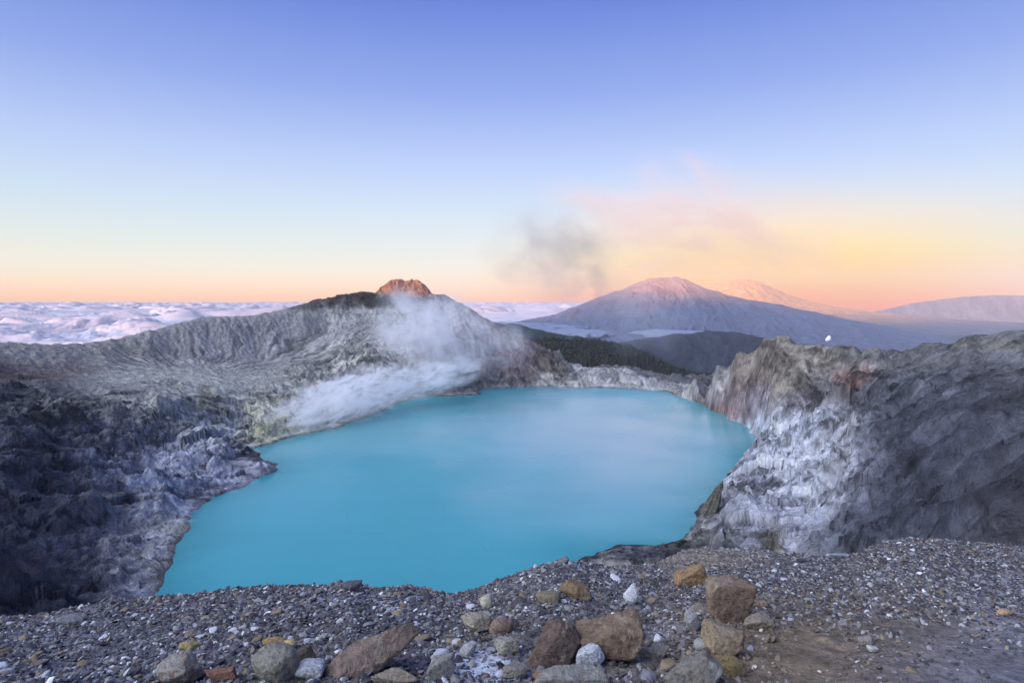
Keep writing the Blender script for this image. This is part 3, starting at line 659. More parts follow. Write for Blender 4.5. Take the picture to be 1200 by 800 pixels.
while n_med < 130:
    px = random.uniform(0, 1200); L = float(lip_py(px)); py = random.uniform(L+3, 800)
    if px > 930 and py > 700 and random.random() < .8: continue
    Y = find_Y(px, py); x = (px-CX)/F*Y; s = random.choice((.04, .045, .055, .065, .09 if 480 < px < 900 else .05))
    if not free(x, Y, s*.4): continue
    ki = random.choices(range(4), (3, 4, 3, 1.5))[0]
    o = bpy.data.objects.new('small_stone', random.choice(protos[ki])); C.objects.link(o)
    o.location = (x, Y, float(ledge_z(px, Y))+s*.10); o.scale = (s*random.uniform(.8, 1.2), s, s*random.uniform(.7, 1.1))
    o.rotation_euler = (random.uniform(-.4, .4), random.uniform(-.4, .4), random.uniform(0, 6.3))
    o['label'] = kinds[ki][1]; o['category'] = 'small stone'; o['group'] = kinds[ki][2]
    rock_spots.append((x, Y, s*.35)); n_med += 1

# gravel nobody could count: one object
def gravel():
    V = []; Fc = []; Cc = []; off = 0
    R = np.random.default_rng(77)
    variants = [rock_shape(500+i, 1, 8, .4, 12, 0) for i in range(14)]
    N = int(88000*DETAIL)
    u = R.uniform(-180, 1380, N*2); y = np.sqrt(R.uniform(1.9**2, 7.9**2, N*2))
    x0_ = (u-CX)/F*y
    ok = y < lip_Y(u)+.12+R.uniform(0, .12, N*2)
    zz = ledge_z(u, y); py = HY-zz/y*F
    thin = 1-.82*np.exp(-(((u-1110)/210)**2+((py-785)/68)**2)**2)-.7*np.exp(-(((u-905)/85)**2+((py-765)/42)**2)**2)*.7-.45*sstep(.05, .4, fbm(x0_*1.6, y*1.6, 3))-.85*np.exp(-(((u-570)/32)**2+((py-778)/14)**2)**2)
    ok &= R.uniform(0, 1, N*2) < thin
    u = u[ok][:N]; y = y[ok][:N]; zz = zz[ok][:N]; py = py[ok][:N]; n = len(u)
    x = (u-CX)/F*y
    s = .0078*np.exp(R.normal(0, .45, n)); s = np.clip(s, .0035, .03)
    t = R.uniform(0, 1, n)
    colr = np.empty((n, 3))
    colr[:] = (.135, .132, .14)
    colr[t < .42] = (.065, .062, .072); colr[t > .62] = (.21, .21, .215); colr[t > .80] = (.20, .165, .115); colr[t > .90] = (.33, .335, .34); colr[t > .972] = (.56, .56, .56)
    brownish = np.exp(-(((u-890)/120)**2+((py-765)/40)**2))+.6*np.exp(-(((u-820)/70)**2+((py-655)/12)**2))
    colr = colr*(1-.6*brownish[:, None])+np.array((.26, .20, .12))*.6*brownish[:, None]
    colr *= R.uniform(.75, 1.3, (n, 1))
    kind = R.integers(0, 14, n)
    for k_ in range(14):
        idx = np.where(kind == k_)[0]; P, f = variants[k_]; m_ = len(idx); nv = len(P)
        a = R.uniform(0, 2*np.pi, m_); tl = R.normal(0, .35, (m_, 2))
        sc3 = s[idx][:, None]*np.stack([R.uniform(.9, 1.5, m_), R.uniform(.7, 1.1, m_), R.uniform(.3, .7, m_)], 1)
        Q = P[None]*sc3[:, None, :]
        Q[..., 2] = Q[..., 2]+Q[..., 0]*tl[:, :1]+Q[..., 1]*tl[:, 1:]
        ca, sa = np.cos(a)[:, None], np.sin(a)[:, None]
        X_ = Q[..., 0]*ca-Q[..., 1]*sa+x[idx][:, None]; Y_ = Q[..., 0]*sa+Q[..., 1]*ca+y[idx][:, None]
        Z_ = Q[..., 2]+(zz[idx]+s[idx]*.25)[:, None]
        V.append(np.stack([X_, Y_, Z_], -1).reshape(-1, 3))
        Fc.append((f[None]+(np.arange(m_)*nv)[:, None, None]+off).reshape(-1, 3)); off += m_*nv
        Cc.append(np.repeat(colr[idx], nv, 0))
    return np.concatenate(V), np.concatenate(Fc), np.concatenate(Cc)
V, Fc, Cc = gravel()
link('gravel', new_mesh('gravel', V, Fc, False, Cc), m_pebble, kind='stuff', label='loose grey, white and brown gravel covering the near ledge', category='gravel')

# ------------------------------------------------------------------ single features in the crater
def spire(px, py_base, w, h, Y, lean, seed, col, name, lab, cat):
    P, f = rock_shape(seed, 5, 14, .4, 40, .16)
    P = P*(1+.35*fbm(P[:, 0]*1.7+seed, P[:, 2]*1.1+P[:, 1], 4))[:, None]
    P[:, :2] *= np.clip(1.2-.8*(P[:, 2:3]+.8)/1.6, .2, 1.25)
    P[:, 2] += .25*ridged(P[:, 0]*3+seed, P[:, 1]*3, 3)*(P[:, 2] > 0)
    ex = P.max(0)-P.min(0); sc_ = Y/F
    P = P*np.array([w*sc_/ex[0], w*sc_*.8/ex[1], h*sc_/ex[2]])
    P[:, 2] -= P[:, 2].min(); P[:, 0] += P[:, 2]*lean
    me = new_mesh(name, P, f, True)
    o = link(name, me, rock_mat2('spire_rock', col, (.2, .19, .14), w*sc_), label=lab, category=cat)
    x, y, z = at(px, py_base, Y); o.location = (x, y, z)
    return o
spire(824, 618, 22, 56, 476, .40, 905, (.13, .125, .10), 'rock_spire', 'thin leaning olive-brown rock spire rising beside the lake against the pale right cliff', 'rock spire')

# ------------------------------------------------------------------ tiny post on the ridge right of the peak
px_, Yp = 617, 1385
x = (px_-CX)/F*Yp; zb = min(terr_z(x, Yp), at(0, 396, Yp)[2]+4)
P = []; f = []
n = 8
for j, (hh, rr) in enumerate(((-3, 1.6), (3, 1.5), (8, 1.2), (12.5, 1.3), (14.5, .5))):
    for i in range(n):
        a = 2*math.pi*i/n; P.append((rr*math.cos(a)*(1+.2*math.sin(3*a+j))+.25*j, rr*math.sin(a), hh))
for j in range(4):
    for i in range(n): f.append((j*n+i, j*n+(i+1) % n, (j+1)*n+(i+1) % n, (j+1)*n+i))
mm = rock_mat('weathered_wood', (2.0,), attr=False, base=(.05, .045, .05))
o = link('post', new_mesh('post', P, f), mm, label='tiny dark upright post on the pale ridge crest right of the steaming peak', category='post')
o.location = (x, Yp, zb)

# ------------------------------------------------------------------ sunlit peak behind the rim (part of the land)
def ridge_field(name, sky, Yc, zbase, front, back, amp, wl, col, mat=None, step=2.0, rows=160, steepf=1.25, seed=0, pxr=None, flute=.5, colfn=None):
    """a range of hills: skyline through given pixels at distance Yc, slopes front and back down to zbase"""
    px = np.arange(sky[0][0], sky[-1][0]+.1, step)
    s = np.interp(px, [a for a, b in sky], [b for a, b in sky])
    kk = np.ones(5)/5; sp_ = np.convolve(np.pad(s, 2, mode='edge'), kk, 'valid')
    zc = (HY-sp_)/F*Yc
    t = np.linspace(-1, 1, rows)
    Tt, Zc = np.meshgrid(t, zc, indexing='ij'); _, PXX = np.meshgrid(t, px, indexing='ij')
    YY = np.where(Tt < 0, Yc+Tt*front, Yc+Tt*back)
    XX = (PXX-CX)/F*Yc+(PXX-CX)/F*(YY-Yc)*.6
    prof = (1-np.abs(Tt))**steepf
    ZZ = zbase+(Zc-zbase)*prof
    o_ = seed*13.7
    wr = fbm(XX/(wl*3)+o_, YY/(wl*3), 3)
    g = ridged(XX/wl+wr*1.5+o_, YY/(wl*3.2)+wr, 5, .5)-.5
    body = np.clip((Zc-zbase)/np.maximum(1, (Zc-zbase).max()), 0, 1)
    env = (1-np.exp(-(np.abs(Tt)/.10)**2)*.72)
    ZZ = ZZ+g*amp*body*env*flute*2+fbm(XX/wl*2.3, YY/wl*2.3, 4)*amp*.35*body*env
    V = np.stack([XX, YY, ZZ], -1).reshape(-1, 3)
    cn = np.clip(1+.45*fbm(XX/wl*1.4, YY/wl*1.4, 4)+.3*fbm(XX/wl*5, YY/wl*5, 3), .5, 1.6)
    CC = cn[..., None]*np.array(col)
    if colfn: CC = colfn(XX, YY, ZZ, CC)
    mt = mat or rock_mat(name+'_ground', (wl*.3, wl*.06), bump=.6, dist=1.0, var=.25)
    o = link(name, new_mesh(name, V, grid_faces(rows, len(px)), True, CC.reshape(-1, 3)), mt, kind='structure')
    return o, (XX, YY, ZZ)
ridge_field('hill', [(405, 372), (425, 352), (440, 342), (450, 333), (460, 327), (468, 325.5), (474, 329), (480, 327), (490, 328), (498, 333), (505, 342), (512, 355), (525, 385)], 1780, -30, 150, 250, 21, 26,
            (.25, .125, .07), step=.5, rows=120, steepf=1.1, seed=1, flute=.6)
ridge_field('hill', [(520, 366), (560, 371), (590, 378), (598, 377), (615, 381), (640, 387), (665, 392), (700, 396), (740, 406), (800, 428), (860, 444)], 3300, -520, 1100, 1400, 90, 260, (.035, .045, .04), step=1, rows=140, seed=2)
fh, FH = ridge_field('hill', [(560, 420), (600, 408), (628, 401), (650, 397), (672, 398), (700, 401), (725, 404), (745, 409), (765, 420), (785, 430), (815, 440), (850, 444), (900, 450)], 2350, -360, 900, 700, 40, 150, (.022, .028, .016), step=1.5, rows=140, seed=3)
ridge_field('hill', [(620, 412), (690, 404), (740, 399), (770, 394), (800, 390), (830, 387), (865, 389), (900, 396), (940, 404), (1000, 412), (1100, 420), (1300, 425)], 5200, -700, 2200, 1800, 110, 420, (.016, .024, .034), step=1.5, rows=150, seed=4)
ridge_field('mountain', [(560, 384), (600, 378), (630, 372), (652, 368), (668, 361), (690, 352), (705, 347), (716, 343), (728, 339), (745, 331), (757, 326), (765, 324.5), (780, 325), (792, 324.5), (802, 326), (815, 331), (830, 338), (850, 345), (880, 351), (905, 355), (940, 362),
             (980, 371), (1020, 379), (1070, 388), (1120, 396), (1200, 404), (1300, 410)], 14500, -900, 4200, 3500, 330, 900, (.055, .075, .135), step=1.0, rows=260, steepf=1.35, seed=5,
            colfn=lambda X, Y, Z, c: c+sstep(-250, 560, Z+fbm(X/500, Y/500, 4)*60)[..., None]*np.array((.42, .17, .03)))  # orange sunlight on the upper slopes painted into the rock colour
ridge_field('mountain', [(740, 372), (790, 352), (815, 341), (832, 334), (850, 329), (868, 326.5), (884, 328), (900, 334), (925, 345), (950, 353), (985, 360), (1020, 365), (1060, 368), (1090, 371), (1140, 375), (1200, 378), (1320, 384)], 18000, -900, 3400, 2200, 110, 800, (.08, .075, .08), step=1.2, rows=200, seed=6, colfn=lambda X, Y, Z, c: c+sstep(-800, -100, Z)[..., None]*np.array((.70, .30, .02)))  # golden glow on this peak painted into its ground colour
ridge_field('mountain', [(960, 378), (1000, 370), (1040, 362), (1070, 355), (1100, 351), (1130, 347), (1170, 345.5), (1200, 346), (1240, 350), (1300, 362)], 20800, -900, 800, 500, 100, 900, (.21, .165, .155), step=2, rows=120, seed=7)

# the plain between the hills (inside the haze box), hilly and forested
BA = math.radians(14.3); BX, BY = math.sin(BA), math.cos(BA)        # direction of the haze box's long side
U0 = None
def box_uv(x, y): return x*BY-y*BX, x*BX+y*BY                         # u to the right, v forward
u_left = box_uv(-2800, 1500)[0]
uu = np.linspace(u_left+60, 22500, 420); vv = np.linspace(-4200, 22400, 420)
UU, VV = np.meshgrid(uu, vv)
gX = UU*BY+VV*BX; gY = -UU*BX+VV*BY
gZ = -830+fbm(gX/2600, gY/2600, 5)*150+ridged(gX/900, gY/900, 4)*45-60
cn = np.clip(1+.6*fbm(gX/700, gY/700, 4), .4, 1.7)[..., None]*np.array((.03, .042, .036))
link('plain', new_mesh('plain', np.stack([gX, gY, gZ], -1).reshape(-1, 3), grid_faces(420, 420), True, cn.reshape(-1, 3)), rock_mat('plain_ground', (400., 60.), bump=.5, var=.3), kind='structure')

# forest on the near slope beyond the crater: a wood read as one mass
XX, YY, ZZ = FH
R = np.random.default_rng(21)
N = 9000
ri = R.integers(6, 82, N); ci = R.integers(0, XX.shape[1]-1, N)
fxr = R.uniform(0, 1, N)
tx = XX[ri, ci]*(1-fxr)+XX[ri, ci+1]*fxr; ty = YY[ri, ci]*(1-fxr)+YY[ri+1, ci]*fxr; tz = ZZ[ri, ci]*(1-fxr)+ZZ[ri+1, ci]*fxr
v1, f1 = ICO[1]; nv = len(v1)
r = R.uniform(3.5, 7.5, N); hh = r*R.uniform(.9, 1.7, N)
Q = v1[None]*(1+R.normal(0, .18, (N, nv, 1)))*np.stack([r, r, hh], 1)[:, None, :]
Q = Q+np.stack([tx, ty, tz+hh*.6], 1)[:, None, :]
ff = (f1[None]+(np.arange(N)*nv)[:, None, None]).reshape(-1, 3)
cc = np.repeat(np.stack([R.uniform(.012, .034, N), R.uniform(.014, .034, N), R.uniform(.008, .014, N)], 1), nv, 0)
link('forest', new_mesh('forest', Q.reshape(-1, 3), ff, False, cc), rock_mat('forest_leaves', (3.0,), bump=.5, var=.4), kind='stuff', label='dark forest covering the low hill beyond the far crater shore', category='forest')

# unseen high ground behind the viewer, crest shaped to keep sun off the crater
SAZ = math.radians(8.0); SEL = math.radians(2.2)
LXd, LYd = math.sin(SAZ), math.cos(SAZ)
cs = np.arange(-2600, 9200, 60.0); al = np.linspace(-1, 1, 60)
hc = np.interp(cs, [-2600, -1500, -900, -550, -250, 0, 1100, 1600, 2200, 2700, 3700, 4400, 6200, 9200], [60, 130, 138, 140, 175, 250, 260, 600, 720, 620, 420, 300, 130, 60])
AA, HH = np.meshgrid(al, hc, indexing='ij'); _, CS = np.meshgrid(al, cs, indexing='ij')
alng = -2000+AA*np.where(AA > 0, 1300, 1500)
bx_ = CS*LYd+alng*LXd; by_ = -CS*LXd+alng*LYd
bz_ = -260+(HH+260)*(1-np.abs(AA))**1.1
bz_ = bz_+(ridged(bx_/400, by_/400, 4)-.6)*50*(1-np.exp(-(AA/.25)**2))
cc = np.clip(1+.4*fbm(bx_/200, by_/200, 3), .5, 1.5)[..., None]*np.array((.10, .10, .08))
link('hill', new_mesh('hill', np.stack([bx_, by_, bz_], -1).reshape(-1, 3), grid_faces(60, len(cs)), True, cc.reshape(-1, 3)), rock_mat('back_hill_ground', (60.,), var=.3), kind='structure')

# ------------------------------------------------------------------ sea of clouds (left, outside the haze)
cp = np.arange(-900, 690, 1.6); cy_ = np.exp(np.linspace(math.log(5200), math.log(110000), 620))
CP, CY = np.meshgrid(cp, cy_); CXX = (CP-CX)/F*CY
w1 = fbm(CXX/5200, CY/5200, 3); w2 = fbm(CXX/5200+40, CY/5200+3, 3)
big_ = fbm(CXX/6500+w1, CY/6500, 3)
puff = billow(CXX/1900+w1*1.1, CY/2600+w2*1.1, 6, .47)
puff2 = billow(CXX/5200+w2, CY/8000+w1, 3, .5)
mask = sstep(-.35, .35, big_)
grow = np.clip((CY-6000)/9000, 0, 1)
CZ = -480+mask*(np.maximum(puff, .22)-.3)*400+(puff2-.3)*(90+190*grow)+big_*60
CZ = CZ-((CY/110000.)**2)*60
u_, v_ = box_uv(CXX, CY)
okc = (u_ < u_left-30); okf = okc[:-1, :-1] & okc[1:, 1:] & okc[1:, :-1] & okc[:-1, 1:]
m, nt, out = mat_new('cloud')
p = nd(nt, 'ShaderNodeBsdfPrincipled'); p.inputs['Base Color'].default_value = (.52, .50, .53, 1); p.inputs['Roughness'].default_value = 1
p.inputs['Specular IOR Level'].default_value = 0
tc = nd(nt, 'ShaderNodeTexCoord'); nn = noise_n(nt, tc.outputs['Object'], 1/420, 8, .62, .8)
bp = nd(nt, 'ShaderNodeBump'); bp.inputs['Strength'].default_value = .5; bp.inputs['Distance'].default_value = 50
nt.links.new(nn.outputs[0], bp.inputs['Height']); nt.links.new(bp.outputs[0], p.inputs['Normal']); nt.links.new(p.outputs[0], out.inputs[0])
m_cloud = m
link('cloud_sea', new_mesh('cloud_sea', np.stack([CXX, CY, CZ], -1).reshape(-1, 3), grid_faces(len(cy_), len(cp), okf), True), m_cloud, kind='stuff', label='sea of white clouds below the horizon on the left', category='clouds')

def plain_cloud(name, c):
    m, nt, out = mat_new(name); p = nd(nt, 'ShaderNodeBsdfPrincipled'); p.inputs['Base Color'].default_value = (*c, 1); p.inputs['Roughness'].default_value = 1; p.inputs['Specular IOR Level'].default_value = 0
    tc = nd(nt, 'ShaderNodeTexCoord'); nn = noise_n(nt, tc.outputs['Object'], 1/90, 6, .6); bp = nd(nt, 'ShaderNodeBump'); bp.inputs['Distance'].default_value = 30; bp.inputs['Strength'].default_value = .6
    nt.links.new(nn.outputs[0], bp.inputs['Height']); nt.links.new(bp.outputs[0], p.inputs['Normal']); nt.links.new(p.outputs[0], out.inputs[0]); return m
m_cloud_mist = plain_cloud('fog', (.22, .26, .34)); m_puff = plain_cloud('puff', (.95, .95, .95))
# low cloud and mist lying on the plain in front of the mountains
def cloud_mist_patch(px, py, wpx, hpx, Y, seed):
    P, f = ICO[5]; P = P.copy(); R = np.random.default_rng(seed)
    rx = wpx/2*Y/F
    q = fbm(P[:, 0]*3+seed, P[:, 1]*3, 4)
    P = P*(1+.35*q)[:, None]*np.array((rx, rx*1.6, hpx/2*Y/F))
    P[:, 2] += np.abs(fbm(P[:, 0]/rx*6, P[:, 1]/rx*6, 3))*hpx*Y/F*.3
    o = link('cloud_mist_bank', new_mesh('cloud_mist_bank', P, f), m_cloud_mist, kind='stuff', category='fog bank', label=('pale cloud and mist bank low on the plain ' + ('left of the far mountain foot' if px < 700 else 'below the far mountain, right of the dark forest')))
    o.location = at(px, py, Y)
cloud_mist_patch(600, 389, 170, 17, 7800, 3); cloud_mist_patch(672, 391, 90, 8, 7000, 8); cloud_mist_patch(800, 391.5, 110, 3.5, 8200, 5)

# small bright steam puff beyond the right rim
P, f = ICO[5]; P = P.copy()
P[:, :2] *= (1.0-.42*P[:, 2:3]); P *= np.array((1, 1, 1.25))
P = P*(1+.5*np.abs(fbm(P[:, 0]*2.2+3, P[:, 1]*2.2+P[:, 2]*1.6, 4)))[:, None]
P[:, 0] += P[:, 2]*.25
Yq = 6200; P *= 2.5*Yq/F
o = link('steam_puff', new_mesh('steam_puff', P, f), m_puff, label='small bright white steam puff beyond the rocky right rim', category='steam puff'); o.location = at(971, 396.5, Yq)

# ------------------------------------------------------------------ steam and smoke (real volumes)
def plume(name, lab, c, radii, rot, dens, nscale, col, thr=(.42, .62), aniso=.0, edge=.9, seed=0., stretch=(1, 1, 1), power=1.0, cat='steam'):
    v, f = ICO[3]
    me = new_mesh(name, v, f)
    m, nt, out = mat_new(name+'_vapour')
    tc = nd(nt, 'ShaderNodeTexCoord')
    ln = nd(nt, 'ShaderNodeVectorMath', operation='LENGTH')
    # warp the body so the outline is ragged
    wn = noise_n(nt, None, 1.6, 3, .55)
    mp0 = nd(nt, 'ShaderNodeMapping'); mp0.inputs['Location'].default_value = (seed, seed*.7, 3); nt.links.new(tc.outputs['Object'], mp0.inputs[0]); nt.links.new(mp0.outputs[0], wn.inputs['Vector'])
    sub = nd(nt, 'ShaderNodeVectorMath', operation='SUBTRACT'); nt.links.new(wn.outputs['Color'], sub.inputs[0]); sub.inputs[1].default_value = (.5, .5, .5)
    scl = nd(nt, 'ShaderNodeVectorMath', operation='SCALE'); nt.links.new(sub.outputs[0], scl.inputs[0]); scl.inputs['Scale'].default_value = 1.1
    add = nd(nt, 'ShaderNodeVectorMath', operation='ADD'); nt.links.new(tc.outputs['Object'], add.inputs[0]); nt.links.new(scl.outputs[0], add.inputs[1])
    nt.links.new(add.outputs[0], ln.inputs[0])
    fall = nd(nt, 'ShaderNodeMapRange'); fall.interpolation_type = 'SMOOTHSTEP'
    fall.inputs[1].default_value = edge; fall.inputs[2].default_value = .12; fall.inputs[3].default_value = 0; fall.inputs[4].default_value = 1
    nt.links.new(ln.outputs['Value'], fall.inputs[0])
    ln2 = nd(nt, 'ShaderNodeVectorMath', operation='LENGTH'); nt.links.new(tc.outputs['Object'], ln2.inputs[0])
    f2 = nd(nt, 'ShaderNodeMapRange'); f2.interpolation_type = 'SMOOTHSTEP'; f2.inputs[1].default_value = .98; f2.inputs[2].default_value = .6; f2.inputs[3].default_value = 0; f2.inputs[4].default_value = 1
    nt.links.new(ln2.outputs['Value'], f2.inputs[0])
    mp = nd(nt, 'ShaderNodeMapping'); mp.inputs['Scale'].default_value = stretch; mp.inputs['Location'].default_value = (seed*3, seed, 0)
    nt.links.new(add.outputs[0], mp.inputs[0])
    n = noise_n(nt, mp.outputs[0], nscale, 5, .62, .3)
    mr = nd(nt, 'ShaderNodeMapRange'); mr.interpolation_type = 'SMOOTHSTEP'
    mr.inputs[1].default_value = thr[0]; mr.inputs[2].default_value = thr[1]; mr.inputs[3].default_value = 0; mr.inputs[4].default_value = dens
    nt.links.new(n.outputs[0], mr.inputs[0])
    d = math_n(nt, 'MULTIPLY', math_n(nt, 'MULTIPLY', mr.outputs[0], fall.outputs[0]), f2.outputs[0])
    pv = nd(nt, 'ShaderNodeVolumePrincipled'); pv.inputs['Color'].default_value = (*col, 1); pv.inputs['Anisotropy'].default_value = aniso
    nt.links.new(d, pv.inputs['Density']); nt.links.new(pv.outputs[0], out.inputs['Volume'])
    o = link(name, me, m, kind='stuff', label=lab, category=cat)
    o.location = c; o.scale = radii; o.rotation_euler = rot
    return o
def along(p0, p1, r1, r2):
    a = Vector(p0); b = Vector(p1); d = b-a; q = d.to_track_quat('X', 'Z').to_euler()
    return tuple((a+b)/2), (d.length/2, r1, r2), q
W_ = (.97, .97, .98)
c, r, q = along(at(255, 528, 680), at(505, 430, 1010), 64, 52)
plume('steam', 'white steam bank drifting low along the yellow shore wall left of the lake', c, r, q, .20, 3.0, W_, (.46, .60), seed=1., stretch=(2.2, 1, 1.2))
c, r, q = along(at(420, 470, 900), at(585, 415, 1090), 70, 40)
plume('steam', 'thin steam streak rising to the right above the dark shore cliff', c, r, q, .08, 2.6, W_, (.44, .62), seed=2.3, stretch=(2.2, 1, 1.6))
plume('steam', 'tall lavender steam column standing before the pale peak', at(500, 392, 1110), (145, 95, 122), (0, .35, 0), .050, 2.3, W_, (.41, .61), seed=3.1)
plume('steam', 'faint steam haze to the right of the tall column over the reddish cliff', at(570, 400, 1130), (135, 80, 90), (0, .3, 0), .018, 2.4, W_, (.41, .64), seed=4.4)
plume('smoke', 'dark grey smoke wisp against the sky left of the far mountain', at(655, 300, 2300), (400, 220, 290), (0, .3, 0), .0056, 2.4, (.42, .47, .52), (.42, .60), seed=9.2, stretch=(1.4, 1, .8), cat='smoke')
c, r, q = along(at(560, 352, 1900), at(720, 300, 2500), 150, 90)
plume('smoke', 'very faint band of smoke rising from the rim towards the right, under the dark grey wisp', c, r, q, .0022, 2.2, (.72, .70, .72), (.38, .62), seed=12.2, stretch=(1.6, 1, 1), cat='smoke')
plume('smoke', 'veil of bluish smoke hanging before the far mountain foot and forest', at(745, 372, 2050), (270, 150, 190), (0, .3, 0), .0030, 1.4, (.85, .88, .95), (.36, .64), seed=6.6, cat='smoke')
plume('smoke', 'broad orange and pink sunlit smoke cloud high over the far mountain', at(815, 264, 3000), (1000, 520, 470), (0, .12, 0), .0044, 2.3, (.99, .88, .78), (.44, .62), seed=7.9, stretch=(1.3, 1, 1.2), cat='smoke')

# ------------------------------------------------------------------ haze
m, nt, out = mat_new('haze_air')
pv = nd(nt, 'ShaderNodeVolumePrincipled'); pv.inputs['Color'].default_value = (.72, .74, .88, 1); pv.inputs['Density'].default_value = 2.3e-5; pv.inputs['Anisotropy'].default_value = -.25
nt.links.new(pv.outputs[0], out.inputs['Volume'])
u0, u1, v0, v1_, z0, z1 = u_left, 22600, -4300, 22500, -1100, 900
P = [(u*BY+v*BX, -u*BX+v*BY, z) for z in (z0, z1) for (u, v) in ((u0, v0), (u1, v0), (u1, v1_), (u0, v1_))]
link('haze', new_mesh('haze', P, [(3, 2, 1, 0), (4, 5, 6, 7), (0, 1, 5, 4), (1, 2, 6, 5), (2, 3, 7, 6), (3, 0, 4, 7)], False), m, kind='stuff', label='thin blue morning haze fading the far mountains', category='haze')

# ------------------------------------------------------------------ light
w = bpy.data.worlds.new('World'); bpy.context.scene.world = w; w.use_nodes = True
nt = w.node_tree; nt.nodes.clear()
out = nt.nodes.new('ShaderNodeOutputWorld')
sky = nd(nt, 'ShaderNodeTexSky', sky_type='NISHITA'); sky.sun_disc = False
sky.sun_elevation = SEL; sky.sun_rotation = math.radians(180)+SAZ; sky.altitude = 2300; sky.air_density = 1.0; sky.dust_density = .6; sky.ozone_density = 2.0
tc = nd(nt, 'ShaderNodeTexCoord'); sx = nd(nt, 'ShaderNodeSeparateXYZ'); nt.links.new(tc.outputs['Generated'], sx.inputs[0])
zz = math_n(nt, 'ADD', math_n(nt, 'MULTIPLY', sx.outputs[2], .5), .5)
def st(z, c): return (z*.5+.5, lin(c))
main = ramp_n(nt, zz, [(0, lin((60, 70, 90))), (.47, lin((110, 115, 140))), st(-.008, (232, 190, 180)), st(.006, (248, 204, 186)), st(.025, (249, 221, 202)), st(.05, (242, 231, 218)), st(.09, (226, 231, 226)),
      st(.15, (205, 222, 238)), st(.22, (182, 202, 243)), st(.32, (140, 165, 231)), st(.45, (94, 122, 213)), st(.65, (75, 98, 190)), st(1.0, (55, 75, 160))])
warm = ramp_n(nt, zz, [(0, lin((60, 70, 90))), (.47, lin((130, 115, 130))), st(-.008, (255, 142, 50)), st(.006, (255, 160, 52)), st(.035, (255, 194, 70)), st(.075, (255, 218, 118)), st(.13, (255, 222, 180)),
      st(.19, (225, 214, 222)), st(.24, (176, 197, 241)), st(.32, (140, 165, 231)), st(.45, (94, 122, 213)), st(1.0, (55, 75, 160))])
# warm glow around the far sunlit cones (azimuth about 22 degrees right of the axis, just above the horizon)
waz = math.radians(23)
d1 = nd(nt, 'ShaderNodeVectorMath', operation='DOT_PRODUCT'); nt.links.new(tc.outputs['Generated'], d1.inputs[0]); d1.inputs[1].default_value = (math.cos(waz), -math.sin(waz), 0)
d2 = nd(nt, 'ShaderNodeVectorMath', operation='DOT_PRODUCT'); nt.links.new(tc.outputs['Generated'], d2.inputs[0]); d2.inputs[1].default_value = (math.sin(waz), math.cos(waz), 0)
ax_ = math_n(nt, 'DIVIDE', d1.outputs['Value'], .40); ez_ = math_n(nt, 'DIVIDE', math_n(nt, 'SUBTRACT', sx.outputs[2], .015), .175)
dd = math_n(nt, 'SQRT', math_n(nt, 'ADD', math_n(nt, 'MULTIPLY', ax_, ax_), math_n(nt, 'MULTIPLY', ez_, ez_)))
mr = nd(nt, 'ShaderNodeMapRange'); mr.interpolation_type = 'SMOOTHSTEP'; mr.inputs[1].default_value = 1.25; mr.inputs[2].default_value = .30; mr.inputs[3].default_value = 0; mr.inputs[4].default_value = 1
nt.links.new(math_n(nt, 'ADD', dd, math_n(nt, 'MULTIPLY', math_n(nt, 'LESS_THAN', d2.outputs['Value'], 0), 9.0)), mr.inputs[0])
mx = nd(nt, 'ShaderNodeMix', data_type='RGBA'); nt.links.new(mr.outputs[0], mx.inputs[0]); nt.links.new(main.outputs[0], mx.inputs[6]); nt.links.new(warm.outputs[0], mx.inputs[7])
bg1 = nd(nt, 'ShaderNodeBackground'); bg1.inputs[1].default_value = .05; nt.links.new(sky.outputs[0], bg1.inputs[0])
bg2 = nd(nt, 'ShaderNodeBackground'); bg2.inputs[1].default_value = .97; nt.links.new(mx.outputs[2], bg2.inputs[0])
ad = nd(nt, 'ShaderNodeAddShader'); nt.links.new(bg1.outputs[0], ad.inputs[0]); nt.links.new(bg2.outputs[0], ad.inputs[1])
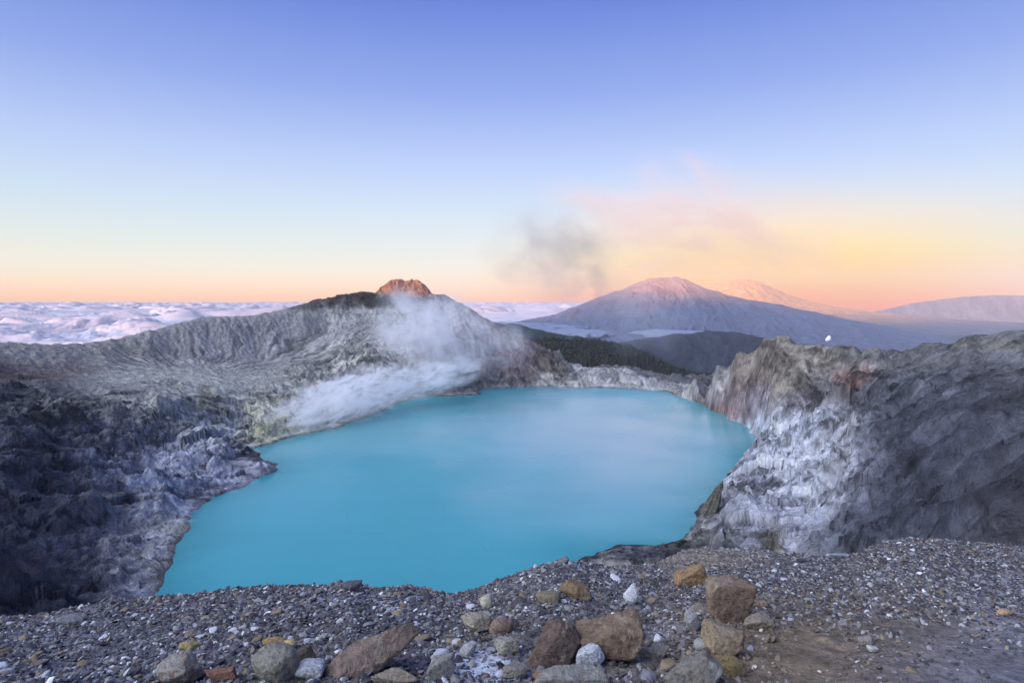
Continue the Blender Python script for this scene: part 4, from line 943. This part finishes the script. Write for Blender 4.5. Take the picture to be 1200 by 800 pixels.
# added sky glow to the left rear, off the sun, to brighten the crater
fill_glow = Vector((-.72, -.45, .6)).normalized()
dq = nd(nt, 'ShaderNodeVectorMath', operation='DOT_PRODUCT'); nt.links.new(tc.outputs['Generated'], dq.inputs[0]); dq.inputs[1].default_value = fill_glow
mq = nd(nt, 'ShaderNodeMapRange'); mq.interpolation_type = 'SMOOTHSTEP'; mq.inputs[1].default_value = .68; mq.inputs[2].default_value = 1.0; mq.inputs[3].default_value = 0; mq.inputs[4].default_value = 5.6
nt.links.new(dq.outputs['Value'], mq.inputs[0])
bg3 = nd(nt, 'ShaderNodeBackground'); bg3.inputs[0].default_value = (.86, .90, 1.0, 1); nt.links.new(mq.outputs[0], bg3.inputs[1])
ad2 = nd(nt, 'ShaderNodeAddShader'); nt.links.new(ad.outputs[0], ad2.inputs[0]); nt.links.new(bg3.outputs[0], ad2.inputs[1])
nt.links.new(ad2.outputs[0], out.inputs[0])

sl = bpy.data.lights.new('sun', 'SUN'); sl.energy = 5.0; sl.angle = math.radians(.5); sl.color = (1.0, .47, .20)
so = bpy.data.objects.new('sun', sl); C.objects.link(so)
so.rotation_euler = Vector((math.sin(SAZ)*math.cos(SEL), math.cos(SAZ)*math.cos(SEL), -math.sin(SEL))).to_track_quat('-Z', 'Y').to_euler()

# ------------------------------------------------------------------ camera and render settings
cam = bpy.data.cameras.new('camera'); co = bpy.data.objects.new('camera', cam); C.objects.link(co)
cam.sensor_width = 36; cam.lens = 36*F/1200; cam.shift_y = -(400-HY)/1200
co.rotation_euler = (math.radians(90), 0, 0); cam.clip_start = .05; cam.clip_end = 300000
sc = bpy.context.scene; sc.camera = co
sc.view_settings.view_transform = 'Standard'; sc.view_settings.look = 'None'; sc.view_settings.gamma = 1; sc.view_settings.exposure = 0
sc.view_settings.use_curve_mapping = False
sc.render.engine = 'CYCLES'
sc.cycles.transparent_max_bounces = 24; sc.cycles.volume_bounces = 4; sc.cycles.max_bounces = 6; sc.cycles.diffuse_bounces = 3
sc.cycles.volume_step_rate = 2.0; sc.cycles.volume_max_steps = 128
sc.cycles.use_denoising = True; sc.cycles.caustics_reflective = False; sc.cycles.caustics_refractive = False
